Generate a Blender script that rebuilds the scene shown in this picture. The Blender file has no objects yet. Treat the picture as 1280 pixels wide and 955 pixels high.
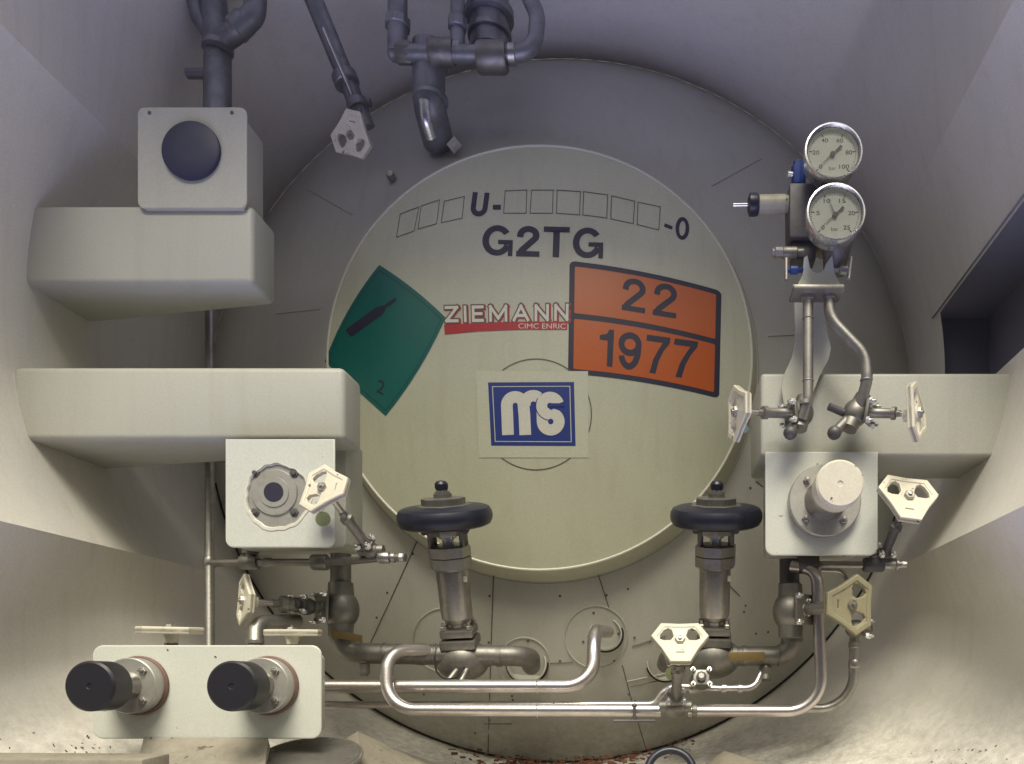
import bpy, bmesh, math, random
from mathutils import Vector, Matrix
random.seed(7)
S = bpy.context.scene
COL = S.collection
# ---------------------------------------------------------------- camera
CZ = 1.2                      # camera height
F = 1000.0                    # focal length in photo pixels
VX, VY = 830.0, 850.0         # where the optical axis meets the photo
cd = bpy.data.cameras.new('camera')
cam = bpy.data.objects.new('camera', cd); COL.objects.link(cam)
cam.location = (0, 0, CZ); cam.rotation_euler = (math.radians(90), 0, 0)
cd.sensor_width = 36; cd.lens = 36*F/1280
cd.shift_x = (640-VX)/1280; cd.shift_y = (VY-477.5)/1280
cd.clip_start = .02; cd.clip_end = 200
S.camera = cam
# ---------------------------------------------------------------- world, sun, exposure
W = bpy.data.worlds.new('World'); S.world = W; W.use_nodes = True
nt = W.node_tree; nt.nodes.clear()
out = nt.nodes.new('ShaderNodeOutputWorld'); bg = nt.nodes.new('ShaderNodeBackground')
sky = nt.nodes.new('ShaderNodeTexSky'); sky.sky_type = 'NISHITA'; sky.sun_disc = False
sky.sun_elevation = math.radians(56); sky.sun_rotation = math.radians(176); sky.dust_density = 4
bg.inputs['Strength'].default_value = .13
# overcast: grey cloud light mixed over the clear sky, blue light added from below to tint upper panels
geo = nt.nodes.new('ShaderNodeTexCoord'); sep = nt.nodes.new('ShaderNodeSeparateXYZ')
ramp = nt.nodes.new('ShaderNodeValToRGB'); ramp.color_ramp.elements[0].position = .50
ramp.color_ramp.elements[0].color = (.2, .2, .34, 1); ramp.color_ramp.elements[1].position = .80
ramp.color_ramp.elements[1].color = (8.6, 8.3, 6.4, 1)
for pos_, col_ in ((.0, (21.5, 22.6, 39, 1)), (.075, (20.5, 21.6, 37, 1)), (.13, (4, 3.9, 6.6, 1)), (.24, (.4, .4, .65, 1)), (.38, (.2, .2, .36, 1)), (.62, (.3, .3, .36, 1))):
    e_ = ramp.color_ramp.elements.new(pos_); e_.color = col_
mp = nt.nodes.new('ShaderNodeMapRange'); mp.inputs['From Min'].default_value = -1
mix = nt.nodes.new('ShaderNodeMix'); mix.data_type = 'RGBA'; mix.inputs[0].default_value = .95
L = nt.links.new
L(geo.outputs['Generated'], sep.inputs[0]); L(sep.outputs['Z'], mp.inputs['Value']); L(mp.outputs[0], ramp.inputs[0])
L(sky.outputs[0], mix.inputs[6]); L(ramp.outputs[0], mix.inputs[7]); L(mix.outputs[2], bg.inputs[0]); L(bg.outputs[0], out.inputs[0])
sd = bpy.data.lights.new('sun', 'SUN'); sun = bpy.data.objects.new('sun', sd); COL.objects.link(sun)
sd.energy = 4.3; sd.angle = math.radians(30); sd.color = (1, .945, .79)
sun.rotation_euler = (math.radians(34), 0, math.radians(4))
S.view_settings.view_transform = 'Standard'; S.view_settings.look = 'None'; S.view_settings.gamma = 1
S.view_settings.exposure = 0.12

# ---------------------------------------------------------------- materials
def newmat(name):
    m = bpy.data.materials.new(name); m.use_nodes = True
    return m, m.node_tree, m.node_tree.nodes['Principled BSDF']
def paint(name, col, rough=.45, dirt=.15, speck=.0, low=0., bump=.03, scale=1.):
    """weathered paint: cloudy tone, grime, small chips; low = grime that settles towards the floor of the recess"""
    m, t, b = newmat(name); N = t.nodes.new; K = t.links.new
    tc = N('ShaderNodeNewGeometry')
    n1 = N('ShaderNodeTexNoise'); n1.inputs['Scale'].default_value = 5*scale; n1.inputs['Detail'].default_value = 8
    K(tc.outputs['Position'], n1.inputs['Vector'])
    r1 = N('ShaderNodeMapRange'); r1.inputs['From Min'].default_value = .35; r1.inputs['From Max'].default_value = .7
    r1.inputs['To Max'].default_value = dirt; K(n1.outputs[0], r1.inputs['Value'])
    mx = N('ShaderNodeMix'); mx.data_type = 'RGBA'; mx.inputs[6].default_value = (*col, 1)
    mx.inputs[7].default_value = (col[0]*.62, col[1]*.58, col[2]*.5, 1); K(r1.outputs[0], mx.inputs[0])
    cur = mx.outputs[2]
    # fine grain
    n2 = N('ShaderNodeTexNoise'); n2.inputs['Scale'].default_value = 240; n2.inputs['Detail'].default_value = 3
    K(tc.outputs['Position'], n2.inputs['Vector'])
    r2 = N('ShaderNodeMapRange'); r2.inputs['To Min'].default_value = .86; r2.inputs['To Max'].default_value = 1.14; K(n2.outputs[0], r2.inputs['Value'])
    vm = N('ShaderNodeVectorMath'); vm.operation = 'SCALE'; K(cur, vm.inputs[0]); K(r2.outputs[0], vm.inputs['Scale']); cur = vm.outputs[0]
    if dirt >= .08:      # faint runs and drips down the faces
        vs = N('ShaderNodeVectorMath'); vs.operation = 'MULTIPLY'; vs.inputs[1].default_value = (34, 34, 1.6); K(tc.outputs['Position'], vs.inputs[0])
        ns = N('ShaderNodeTexNoise'); ns.inputs['Scale'].default_value = 1; ns.inputs['Detail'].default_value = 5; K(vs.outputs[0], ns.inputs['Vector'])
        rs = N('ShaderNodeMapRange'); rs.inputs['From Min'].default_value = .52; rs.inputs['From Max'].default_value = .78; rs.inputs['To Max'].default_value = .20; K(ns.outputs[0], rs.inputs['Value'])
        m6 = N('ShaderNodeMix'); m6.data_type = 'RGBA'; K(cur, m6.inputs[6]); m6.inputs[7].default_value = (col[0]*.62, col[1]*.56, col[2]*.48, 1); K(rs.outputs[0], m6.inputs[0]); cur = m6.outputs[2]
    if speck > 0:
        n3 = N('ShaderNodeTexNoise'); n3.inputs['Scale'].default_value = 55; n3.inputs['Detail'].default_value = 4
        K(tc.outputs['Position'], n3.inputs['Vector'])
        r3 = N('ShaderNodeMapRange'); r3.inputs['From Min'].default_value = .70-.06*speck; r3.inputs['From Max'].default_value = .74-.06*speck
        K(n3.outputs[0], r3.inputs['Value'])
        m3 = N('ShaderNodeMix'); m3.data_type = 'RGBA'; K(cur, m3.inputs[6]); m3.inputs[7].default_value = (.10, .07, .05, 1)
        K(r3.outputs[0], m3.inputs[0]); cur = m3.outputs[2]
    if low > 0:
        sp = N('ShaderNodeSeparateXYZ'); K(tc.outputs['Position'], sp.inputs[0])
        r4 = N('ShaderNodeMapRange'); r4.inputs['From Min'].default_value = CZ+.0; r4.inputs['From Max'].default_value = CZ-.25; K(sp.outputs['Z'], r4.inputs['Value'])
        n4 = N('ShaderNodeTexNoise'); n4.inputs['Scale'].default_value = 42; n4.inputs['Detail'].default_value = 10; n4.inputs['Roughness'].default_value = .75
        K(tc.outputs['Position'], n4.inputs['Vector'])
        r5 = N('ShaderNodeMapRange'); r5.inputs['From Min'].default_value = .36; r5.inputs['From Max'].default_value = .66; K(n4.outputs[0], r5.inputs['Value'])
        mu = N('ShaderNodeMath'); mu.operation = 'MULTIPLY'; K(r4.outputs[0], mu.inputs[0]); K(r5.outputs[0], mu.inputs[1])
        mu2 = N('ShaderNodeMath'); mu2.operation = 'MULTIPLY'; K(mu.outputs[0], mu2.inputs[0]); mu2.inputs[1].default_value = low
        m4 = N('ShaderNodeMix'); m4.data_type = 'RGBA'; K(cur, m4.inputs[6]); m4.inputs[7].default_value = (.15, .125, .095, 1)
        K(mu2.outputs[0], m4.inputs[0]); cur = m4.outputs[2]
    K(cur, b.inputs['Base Color'])
    b.inputs['Roughness'].default_value = rough
    if bump:
        bp = N('ShaderNodeBump'); bp.inputs['Strength'].default_value = bump*5; bp.inputs['Distance'].default_value = .002
        n5 = N('ShaderNodeTexNoise'); n5.inputs['Scale'].default_value = 60; n5.inputs['Detail'].default_value = 6
        K(tc.outputs['Position'], n5.inputs['Vector']); K(n5.outputs[0], bp.inputs['Height']); K(bp.outputs[0], b.inputs['Normal'])
    return m
def metal(name, col, rough=.35, stain=(.12, .09, .07), amt=.6, met=.9):
    m, t, b = newmat(name); N = t.nodes.new; K = t.links.new
    tc = N('ShaderNodeNewGeometry')
    n1 = N('ShaderNodeTexNoise'); n1.inputs['Scale'].default_value = 22; n1.inputs['Detail'].default_value = 8; n1.inputs['Roughness'].default_value = .7
    K(tc.outputs['Position'], n1.inputs['Vector'])
    r1 = N('ShaderNodeMapRange'); r1.inputs['From Min'].default_value = .42; r1.inputs['From Max'].default_value = .72; r1.inputs['To Max'].default_value = amt
    K(n1.outputs[0], r1.inputs['Value'])
    mx = N('ShaderNodeMix'); mx.data_type = 'RGBA'; mx.inputs[6].default_value = (*col, 1); mx.inputs[7].default_value = (*stain, 1)
    K(r1.outputs[0], mx.inputs[0]); K(mx.outputs[2], b.inputs['Base Color'])
    r2 = N('ShaderNodeMapRange'); r2.inputs['To Min'].default_value = rough-.1; r2.inputs['To Max'].default_value = rough+.2; K(n1.outputs[0], r2.inputs['Value'])
    K(r2.outputs[0], b.inputs['Roughness']); b.inputs['Metallic'].default_value = met
    bp = N('ShaderNodeBump'); bp.inputs['Strength'].default_value = .25; bp.inputs['Distance'].default_value = .001
    n5 = N('ShaderNodeTexNoise'); n5.inputs['Scale'].default_value = 180; n5.inputs['Detail'].default_value = 4
    K(tc.outputs['Position'], n5.inputs['Vector']); K(n5.outputs[0], bp.inputs['Height']); K(bp.outputs[0], b.inputs['Normal'])
    return m
M = {}
M['dome'] = paint('dome paint', (.53, .53, .395), .42, .14)
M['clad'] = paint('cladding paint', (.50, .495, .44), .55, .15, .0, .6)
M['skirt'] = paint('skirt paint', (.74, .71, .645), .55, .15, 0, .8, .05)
M['box'] = paint('box paint', (.455, .452, .395), .45, .08, 0, 0, .04)
M['plate'] = paint('plate paint', (.585, .595, .54), .42, .05, .1, .25)
M['dark'] = paint('dark pocket', (.25, .25, .31), .6, .1)  # dark tone stands in for the shade inside the cut-out
M['gap'] = paint('black sealant', (.025, .022, .02), .7, .1)
M['steel'] = metal('stainless steel', (.46, .44, .41), .34, (.13, .115, .10), .5)
M['bright'] = metal('bright tube', (.62, .57, .555), .27, (.25, .21, .20), .4)
M['cast'] = metal('cast steel', (.27, .258, .235), .45, (.10, .09, .075), .6, .8)
M['darkcast'] = metal('dark fittings', (.12, .115, .12), .5, (.06, .05, .05), .5, .5)
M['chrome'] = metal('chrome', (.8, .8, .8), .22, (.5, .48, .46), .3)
M['shade'] = metal('hazed pipe metal', (.27, .27, .28), .42, (.14, .14, .15), .7, .6)  # paler, duller metal imitates haze over the upper pipes
M['cream'] = paint('cream enamel', (.68, .64, .53), .4, .3, .5)
M['creamdark'] = paint('darker cream enamel', (.36, .33, .22), .5, .4, .3)  # darker cream for one wheel
M['flange'] = metal('brushed flange steel', (.44, .43, .40), .45, (.22, .20, .17), .6, .65)
M['plug'] = paint('faded blue plug', (.035, .037, .075), .5, .2)
M['grime'] = paint('grimy paint', (.30, .275, .225), .7, .6, .6, .9, .08)
M['black'] = paint('black plastic', (.018, .017, .022), .42, .1)
M['blackblue'] = paint('blue-black rubber', (.016, .017, .032), .38, .1)
M['white'] = paint('white cap', (.66, .62, .51), .45, .3, .25)
M['green'] = paint('green placard film', (.008, .125, .105), .35, .08, 0, 0, 0)
M['orange'] = paint('orange placard film', (.50, .105, .020), .38, .08, 0, 0, 0)
M['ink'] = paint('ink', (.022, .02, .045), .5, .05, 0, 0, 0)
M['inkgrey'] = paint('faded ink', (.13, .12, .10), .5, .05, 0, 0, 0)
M['blue'] = paint('blue film', (.030, .050, .22), .4, .05, 0, 0, 0)
M['bluefit'] = paint('blue fitting', (.03, .06, .22), .4, .2)
M['film'] = paint('off-white film', (.56, .56, .425), .4, .05, 0, 0, 0)
M['red'] = paint('red film', (.42, .022, .03), .4, .05, 0, 0, 0)
M['lightfilm'] = paint('pale letter film', (.66, .64, .54), .4, .05, 0, 0, 0)
M['dial'] = paint('dial', (.93, .96, .91), .5, .06, 0, 0, 0)
M['brass'] = paint('brass label', (.17, .115, .04), .5, .4, .3)
M['rust'] = paint('rust flakes', (.13, .05, .025), .8, .5, .5)
M['redrim'] = paint('perished red gasket', (.17, .10, .085), .6, .4)
M['tag'] = paint('green tag', (.27, .31, .16), .5, .3)
M['tealtag'] = paint('teal dot', (.07, .13, .15), .5, .3)
M['yell'] = paint('yellowed label wrap', (.34, .32, .24), .5, .6, .9, scale=9)
g, t_, b_ = newmat('gauge glass')
t_.nodes.remove(b_); tr = t_.nodes.new('ShaderNodeBsdfTransparent'); gl = t_.nodes.new('ShaderNodeBsdfGlossy'); gl.inputs['Roughness'].default_value = .03
fr = t_.nodes.new('ShaderNodeFresnel'); fr.inputs['IOR'].default_value = 1.4; ms = t_.nodes.new('ShaderNodeMixShader')
t_.links.new(fr.outputs[0], ms.inputs[0]); t_.links.new(tr.outputs[0], ms.inputs[1]); t_.links.new(gl.outputs[0], ms.inputs[2])
t_.links.new(ms.outputs[0], t_.nodes['Material Output'].inputs[0]); M['glass'] = g

# ---------------------------------------------------------------- helpers
def P(px, py, d):
    """point at distance d from the camera plane that the photo shows at pixel (px, py)"""
    return Vector(((px-VX)*d/F, d, CZ-(py-VY)*d/F))
def empty(name, label, cat, loc, group=None, kind=None):
    o = bpy.data.objects.new(name, None); COL.objects.link(o); o.location = loc; o.empty_display_size = .02
    tag(o, label, cat, group, kind); return o
def tag(o, label, cat, group=None, kind=None):
    o['label'] = label; o['category'] = cat
    if group: o['group'] = group
    if kind: o['kind'] = kind
def wpos(o):
    v = Vector((0, 0, 0))
    while o: v += Vector(o.location); o = o.parent
    return v
def frame(n, up=(0, 0, 1)):
    z = Vector(n).normalized(); u = Vector(up)
    if abs(z.dot(u)) > .98: u = Vector((0, 1, 0))
    x = u.cross(z).normalized(); y = z.cross(x)
    return Matrix((x, y, z)).transposed()
def round_path(pts, rad):
    pts = [Vector(p) for p in pts]
    if rad <= 0 or len(pts) < 3: return pts
    o = [pts[0]]
    for i in range(1, len(pts)-1):
        a, b, c = pts[i-1], pts[i], pts[i+1]
        u = (a-b); v = (c-b); la, lc = u.length, v.length; u.normalize(); v.normalize()
        ang = u.angle(v)
        if ang > 3.05: o.append(b); continue
        tl = min(rad/math.tan(ang/2), la*.48, lc*.48); r = tl*math.tan(ang/2)
        cen = b+(u+v).normalized()*(r/math.sin(ang/2))
        s = b+u*tl-cen; e = b+v*tl-cen; tot = s.angle(e); n = max(4, int(tot/.13))
        for k in range(n+1):
            q = k/n; o.append(cen+(s*math.sin((1-q)*tot)+e*math.sin(q*tot))/math.sin(tot))
    o.append(pts[-1]); return o
class MB:
    def __init__(s): s.bm = bmesh.new()
    def tube(s, pts, r, bend=0, seg=20, cap=True, r2=None):
        pts = round_path(pts, bend); n = len(pts); rings = []
        d0 = (pts[1]-pts[0]).normalized(); R = frame(d0); x = R.col[0]
        for i, p in enumerate(pts):
            d = (pts[min(i+1, n-1)]-pts[max(i-1, 0)]).normalized()
            x = (x-d*x.dot(d)).normalized(); y = d.cross(x)
            rr = r if r2 is None else r+(r2-r)*i/(n-1)
            rings.append([s.bm.verts.new(p+(x*math.cos(a)+y*math.sin(a))*rr) for a in [2*math.pi*k/seg for k in range(seg)]])
        for a, b in zip(rings, rings[1:]):
            for k in range(seg): s.bm.faces.new((a[k], a[(k+1) % seg], b[(k+1) % seg], b[k]))
        if cap: s.bm.faces.new(rings[0][::-1]); s.bm.faces.new(rings[-1])
        return s
    def lathe(s, prof, base, axis, seg=32, up=(0, 0, 1), rot=0):
        """prof: (radius, height) pairs along the axis from base"""
        R = frame(axis, up); base = Vector(base); rings = []
        for r, h in prof:
            if r < 1e-6: rings.append([s.bm.verts.new(base+R.col[2]*h)])
            else: rings.append([s.bm.verts.new(base+R.col[2]*h+(R.col[0]*math.cos(a)+R.col[1]*math.sin(a))*r) for a in [2*math.pi*k/seg+rot for k in range(seg)]])
        for a, b in zip(rings, rings[1:]):
            for k in range(seg):
                k2 = (k+1) % seg
                if len(a) == 1 and len(b) == 1: continue
                if len(a) == 1: s.bm.faces.new((a[0], b[k2], b[k]))
                elif len(b) == 1: s.bm.faces.new((a[k], a[k2], b[0]))
                else: s.bm.faces.new((a[k], a[k2], b[k2], b[k]))
        if len(rings[0]) > 1: s.bm.faces.new(rings[0][::-1])
        if len(rings[-1]) > 1: s.bm.faces.new(rings[-1])
        return s
    def ball(s, c, r, axis=(0, 0, 1), stretch=1., seg=28):
        n = 14; return s.lathe([(r*math.sin(math.pi*k/n) if 0 < k < n else 0, -r*stretch*math.cos(math.pi*k/n)) for k in range(n+1)], c, axis, seg)
    def torus(s, c, R_, r, axis, seg=48, ts=12, a0=0, a1=2*math.pi, up=(0, 0, 1)):
        Fm = frame(axis, up); c = Vector(c); rings = []; full = a1-a0 > 6.28
        for i in range(seg+(0 if full else 1)):
            a = a0+(a1-a0)*i/seg; e = Fm.col[0]*math.cos(a)+Fm.col[1]*math.sin(a)
            rings.append([s.bm.verts.new(c+e*(R_+r*math.cos(b))+Fm.col[2]*r*math.sin(b)) for b in [2*math.pi*k/ts for k in range(ts)]])
        m = len(rings)
        for i in range(m if full else m-1):
            A, B = rings[i], rings[(i+1) % m]
            for k in range(ts): s.bm.faces.new((A[k], B[k], B[(k+1) % ts], A[(k+1) % ts]))
        if not full: s.bm.faces.new(rings[0]); s.bm.faces.new(rings[-1][::-1])
        return s
    def box(s, c, size, R=None, bevel=0, seg=2):
        c = Vector(c); R = R or Matrix.Identity(3); hx, hy, hz = [q/2 for q in size]
        return s.hexa([c+R@Vector(v) for v in ((-hx, -hy, -hz), (hx, -hy, -hz), (hx, hy, -hz), (-hx, hy, -hz), (-hx, -hy, hz), (hx, -hy, hz), (hx, hy, hz), (-hx, hy, hz))], bevel, seg)
    def hexa(s, co, bevel=0, seg=2):
        b = bmesh.new(); v = [b.verts.new(p) for p in co]
        for f in ((0, 3, 2, 1), (4, 5, 6, 7), (0, 1, 5, 4), (1, 2, 6, 5), (2, 3, 7, 6), (3, 0, 4, 7)): b.faces.new([v[i] for i in f])
        if bevel: bmesh.ops.bevel(b, geom=b.edges[:], offset=bevel, segments=seg, affect='EDGES', profile=.5)
        return s.merge(b)
    def merge(s, b):
        me = bpy.data.meshes.new('tmp'); b.to_mesh(me); b.free(); s.bm.from_mesh(me); bpy.data.meshes.remove(me); return s
    def flat(s, data, fn, step=0):
        """2-D mesh data (verts, faces) sent through fn(x, y, z) -> world; step: cut into a grid first"""
        b = bmesh.new(); vs = [b.verts.new(v) for v in data[0]]
        for f in data[1]:
            try: b.faces.new([vs[i] for i in f])
            except ValueError: pass
        if step:
            for ax in (0, 1):
                lo = min(v.co[ax] for v in b.verts); hi = max(v.co[ax] for v in b.verts); q = (math.floor(lo/step)+1)*step
                while q < hi:
                    co = [0, 0, 0]; no = [0, 0, 0]; co[ax] = q; no[ax] = 1
                    bmesh.ops.bisect_plane(b, geom=b.verts[:]+b.edges[:]+b.faces[:], plane_co=co, plane_no=no); q += step
        for v in b.verts: v.co = fn(*v.co)
        return s.merge(b)
    def build(s, name, m, parent=None, ang=35, label=None, fix=True):
        if fix: bmesh.ops.recalc_face_normals(s.bm, faces=s.bm.faces[:])
        off = wpos(parent)
        for v in s.bm.verts: v.co -= off
        me = bpy.data.meshes.new(name); s.bm.to_mesh(me); s.bm.free()
        me.materials.append(M[m]); me.shade_smooth(); me.set_sharp_from_angle(angle=math.radians(ang))
        o = bpy.data.objects.new(name, me); COL.objects.link(o)
        if parent: o.parent = parent
        if label: o['label'] = label
        return o
def single(mb, name, m, label, cat, group=None, kind=None):
    """a thing that is one mesh: put its origin at its middle"""
    c = sum((v.co for v in mb.bm.verts), Vector())/len(mb.bm.verts)
    for v in mb.bm.verts: v.co -= c
    o = mb.build(name, m); o.location = c
    if kind != 'structure': tag(o, label, cat, group, kind)
    else: o['label'] = label; o['category'] = cat; o['kind'] = kind
    return o
def grab(cu):
    o = bpy.data.objects.new('tmp', cu); COL.objects.link(o)
    dg = bpy.context.evaluated_depsgraph_get(); dg.update(); e = o.evaluated_get(dg); me = e.to_mesh()
    r = ([tuple(v.co) for v in me.vertices], [tuple(p.vertices) for p in me.polygons])
    e.to_mesh_clear(); bpy.data.objects.remove(o); bpy.data.curves.remove(cu); return r
def shape(loops, extrude=0, bevel=0):
    cu = bpy.data.curves.new('tmp', 'CURVE'); cu.dimensions = '2D'; cu.fill_mode = 'BOTH'; cu.extrude = extrude; cu.bevel_depth = bevel; cu.bevel_resolution = 1
    for lp in loops:
        sp = cu.splines.new('POLY'); sp.points.add(len(lp)-1); sp.use_cyclic_u = True
        for p, q in zip(sp.points, lp): p.co = (q[0], q[1], 0, 1)
    return grab(cu)
def text(body, bold=0., shear=0.):
    cu = bpy.data.curves.new('tmp', 'FONT'); cu.body = body; cu.offset = bold; cu.shear = shear; cu.resolution_u = 5
    v, f = grab(cu)
    x0 = min(p[0] for p in v); x1 = max(p[0] for p in v); y0 = min(p[1] for p in v); y1 = max(p[1] for p in v)
    return [((p[0]-x0)/(x1-x0), (p[1]-y0)/(y1-y0), 0) for p in v], f
def quad(data, q, sag=0):
    """unit-square data into a quad: lower-left, lower-right, upper-right, upper-left (photo pixels)"""
    a, b, c, d = [Vector((*p, 0)) for p in q]
    return [tuple(a*(1-x)*(1-y)+b*x*(1-y)+c*x*y+d*(1-x)*y+Vector((0, -sag*4*x*(1-x), 0))) for x, y, z in data[0]], data[1]
def rrect(x0, y0, x1, y1, r, n=6, corners=(1, 1, 1, 1)):
    o = []
    for i, (cx, cy, a) in enumerate(((x1-r, y1-r, 0), (x0+r, y1-r, 90), (x0+r, y0+r, 180), (x1-r, y0+r, 270))):
        if not corners[i]: o.append(((x1, y1), (x0, y1), (x0, y0), (x1, y0))[i]); continue
        for k in range(n+1):
            t = math.radians(a+90*k/n); o.append((cx+r*math.cos(t), cy+r*math.sin(t)))
    return o
def circ(cx, cy, r, n=40, wob=0, seed=1):
    rg = random.Random(seed); o = []; ph = [rg.uniform(0, 6.28) for _ in range(4)]
    for k in range(n):
        a = 2*math.pi*k/n; rr = r*(1+wob*(math.sin(3*a+ph[0])+.7*math.sin(7*a+ph[1])+.5*math.sin(13*a+ph[2])+.4*math.sin(19*a+ph[3])))
        o.append((cx+rr*math.cos(a), cy+rr*math.sin(a)))
    return o

# ---------------------------------------------------------------- the tank end
AX, AZ = -.3185, CZ+.825      # tank axis
YR = 2.05; RR = .545; H = .10; RS = (RR*RR+H*H)/(2*H); YS = YR-H+RS     # dome
RB = 1.078; YB = 2.45         # rim of the head
CAM = Vector((0, 0, CZ))
def on_dome(px, py, off=0):
    d = P(px, py, 1)-CAM; c = Vector((AX, YS, AZ))-CAM; R = RS+off
    a = d.dot(d); b = -2*d.dot(c); k = c.dot(c)-R*R; disc = b*b-4*a*k
    t = (-b-math.sqrt(max(disc, 0)))/(2*a); return CAM+d*t
HP = [(.545, 2.115), (.60, 2.125), (.75, 2.185), (.90, 2.275), (1.0, 2.36), (1.078, 2.45)]
def head_y(r):
    if r <= HP[0][0]: return HP[0][1]
    for (a, ya), (b, yb) in zip(HP, HP[1:]):
        if r <= b: return ya+(yb-ya)*(r-a)/(b-a)
    return HP[-1][1]
def on_head(px, py, off=0):
    lo, hi = 1.9, 2.6
    for _ in range(40):
        m = (lo+hi)/2; p = P(px, py, m); r = math.hypot(p.x-AX, p.z-AZ)
        if m < head_y(r)-off: lo = m
        else: hi = m
    return P(px, py, lo)
axis = (0, -1, 0)
tank = empty('tank_end', 'large round off-white tank end with bulging centre dome and riveted grey cladding ring', 'tank', (AX, YB, AZ))
mb = MB(); mb.lathe([(RB+.03, -YB-.02)]+[(r, -y) for r, y in reversed(HP)], (AX, 0, AZ), axis, 128); mb.build('cladding', 'clad', tank, 60)
prof = [(RR+.022, -2.125), (RR+.012, -2.09), (RR+.002, -2.055)]
dm = MB().lathe(prof+[(RR-.001, -2.05)], (AX, 0, AZ), axis, 128).build('dome_collar', 'dome', tank, 60)
mb = MB(); n = 24; amax = math.asin(RR/RS)
mb.lathe([(RS*math.sin(amax*(1-k/n)) if k < n else 0, -(YS-RS*math.cos(amax*(1-k/n)))) for k in range(n+1)], (AX, 0, AZ), axis, 128)
dome = mb.build('dome', 'dome', tank, 60)
MB().torus((AX, 2.049, AZ), RR-.002, .0035, axis, 160, 8).build('weld_bead', 'lightfilm', dome)
MB().torus((AX, 2.122, AZ), RR+.024, .0028, axis, 160, 8).build('collar_joint', 'inkgrey', tank)
MB().torus((AX, YB-.004, AZ), RB-.004, .0045, axis, 160, 8, math.radians(192), math.radians(348)).build('edge_seal', 'gap', tank)

# cladding seams, patches, rivets
def seam(pts, r=.0013, m='inkgrey', mul=8):
    if pts[0][1] < 425: m = 'clad'; r = .002
    q = []
    for (a, b) in zip(pts, pts[1:]):
        for k in range(mul): t = k/mul; q.append(on_head(a[0]+(b[0]-a[0])*t, a[1]+(b[1]-a[1])*t, .001))
    q.append(on_head(*pts[-1], .001))
    MB().tube(q, r, 0, 6).build('seam', m, tank)
for s_ in ([(521, 677), (492, 741), (462, 806)], [(617, 716), (614, 800), (610, 940)], [(747, 716), (762, 762)], [(778, 832), (792, 885), (808, 938)],
           [(686, 829), (716, 828)], [(790, 808), (832, 795)], [(788, 858), (850, 846)], [(960, 420), (996, 418)], [(345, 392), (400, 386)], [(925, 745), (880, 700)],
           [(890, 232), (952, 198)], [(440, 268), (384, 236)], [(945, 602), (1000, 640)], [(640, 905), (605, 905)], [(302, 700), (345, 640)]):
    seam(s_)
seam([(783, 852), (850, 838)], .0016, 'clad')
riv = [(484, 741), (471, 772), (516, 692), (758, 744), (785, 736), (812, 802), (793, 797), (729, 802), (742, 766), (773, 792), (768, 826), (700, 826), (932, 757),
       (945, 792), (660, 801), (612, 745), (611, 803), (612, 900), (594, 916), (530, 868), (641, 875), (800, 893), (786, 868), (794, 876), (945, 590), (903, 610),
       (1033, 470), (1060, 420), (930, 765), (960, 790), (245, 425), (700, 745), (640, 870), (590, 890), (520, 850), (918, 634), (938, 610)]
mb = MB()
for x, y in riv:
    p = on_head(x, y, 0); mb.lathe([(.0034, -.002), (.0034, .0012), (0, .0028)], p, axis, 8)
rv = mb.build('rivets', 'darkcast', tank); rv['kind'] = 'stuff'
def ringpatch(cx, cy, r, m='clad', th=.004, wire=.0024, name='patch_ring'):
    q = [on_head(cx+r*math.cos(a), cy+r*math.sin(a), .001) for a in [2*math.pi*k/60 for k in range(61)]]
    return MB().tube(q, wire, 0, 6, False).build(name, m, tank)
ringpatch(745, 796, 39); ringpatch(655, 829, 32); ringpatch(556, 800, 40)
def sleeve(cx, cy, r, tilt=(0, -1, 0)):
    p = on_head(cx, cy, 0)
    s = MB().lathe([(r, -.03), (r, .012), (r*.93, .014), (r*.93, -.02)], p, tilt, 36).build('pipe_sleeve', 'clad', tank)
    MB().torus(p, r+.002, .003, axis, 40, 6).build('sleeve_seal', 'gap', s)
sleeve(757, 793, .045); sleeve(659, 829, .055); sleeve(832, 828, .052)

# lettering and decals on the dome
def dec(loops_or_data, lay, m, name, parent, step=12, bold=False, label=None):
    data = loops_or_data if isinstance(loops_or_data, tuple) else shape(loops_or_data)
    return MB().flat(data, lambda x, y, z: on_dome(x, y, .00035*lay+.0004), step).build(name, m, parent, 60, label, fix=False)
def word(body, q, lay, m, name, parent, bold=.03, sag=0, shear=0, label=None):
    return dec(quad(text(body, bold, shear), q, sag), lay, m, name, parent, 14, label=label)
def ribbon(pts, w, n=None):
    pts = [Vector(p) for p in pts]; Lf, Rt = [], []
    for i, p in enumerate(pts):
        d = (pts[min(i+1, len(pts)-1)]-pts[max(i-1, 0)]).normalized(); nn = Vector((-d.y, d.x)); Lf.append(p+nn*w/2); Rt.append(p-nn*w/2)
    v = [(*p, 0) for p in Lf]+[(*p, 0) for p in Rt]; m = len(pts)
    return v, [(i, i+1, m+i+1, m+i) for i in range(m-1)]
def ell(cx, cy, rx, ry, a0, a1, n=22): return [(cx+rx*math.cos(math.radians(a0+(a1-a0)*k/n)), cy+ry*math.sin(math.radians(a0+(a1-a0)*k/n))) for k in range(n+1)]
def ringp(cx, cy, rx, ry, w): return shape([ell(cx, cy, rx+w/2, ry+w/2, 0, 360, 40)[:-1], ell(cx, cy, rx-w/2, ry-w/2, 0, 360, 40)[:-1]])
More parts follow.
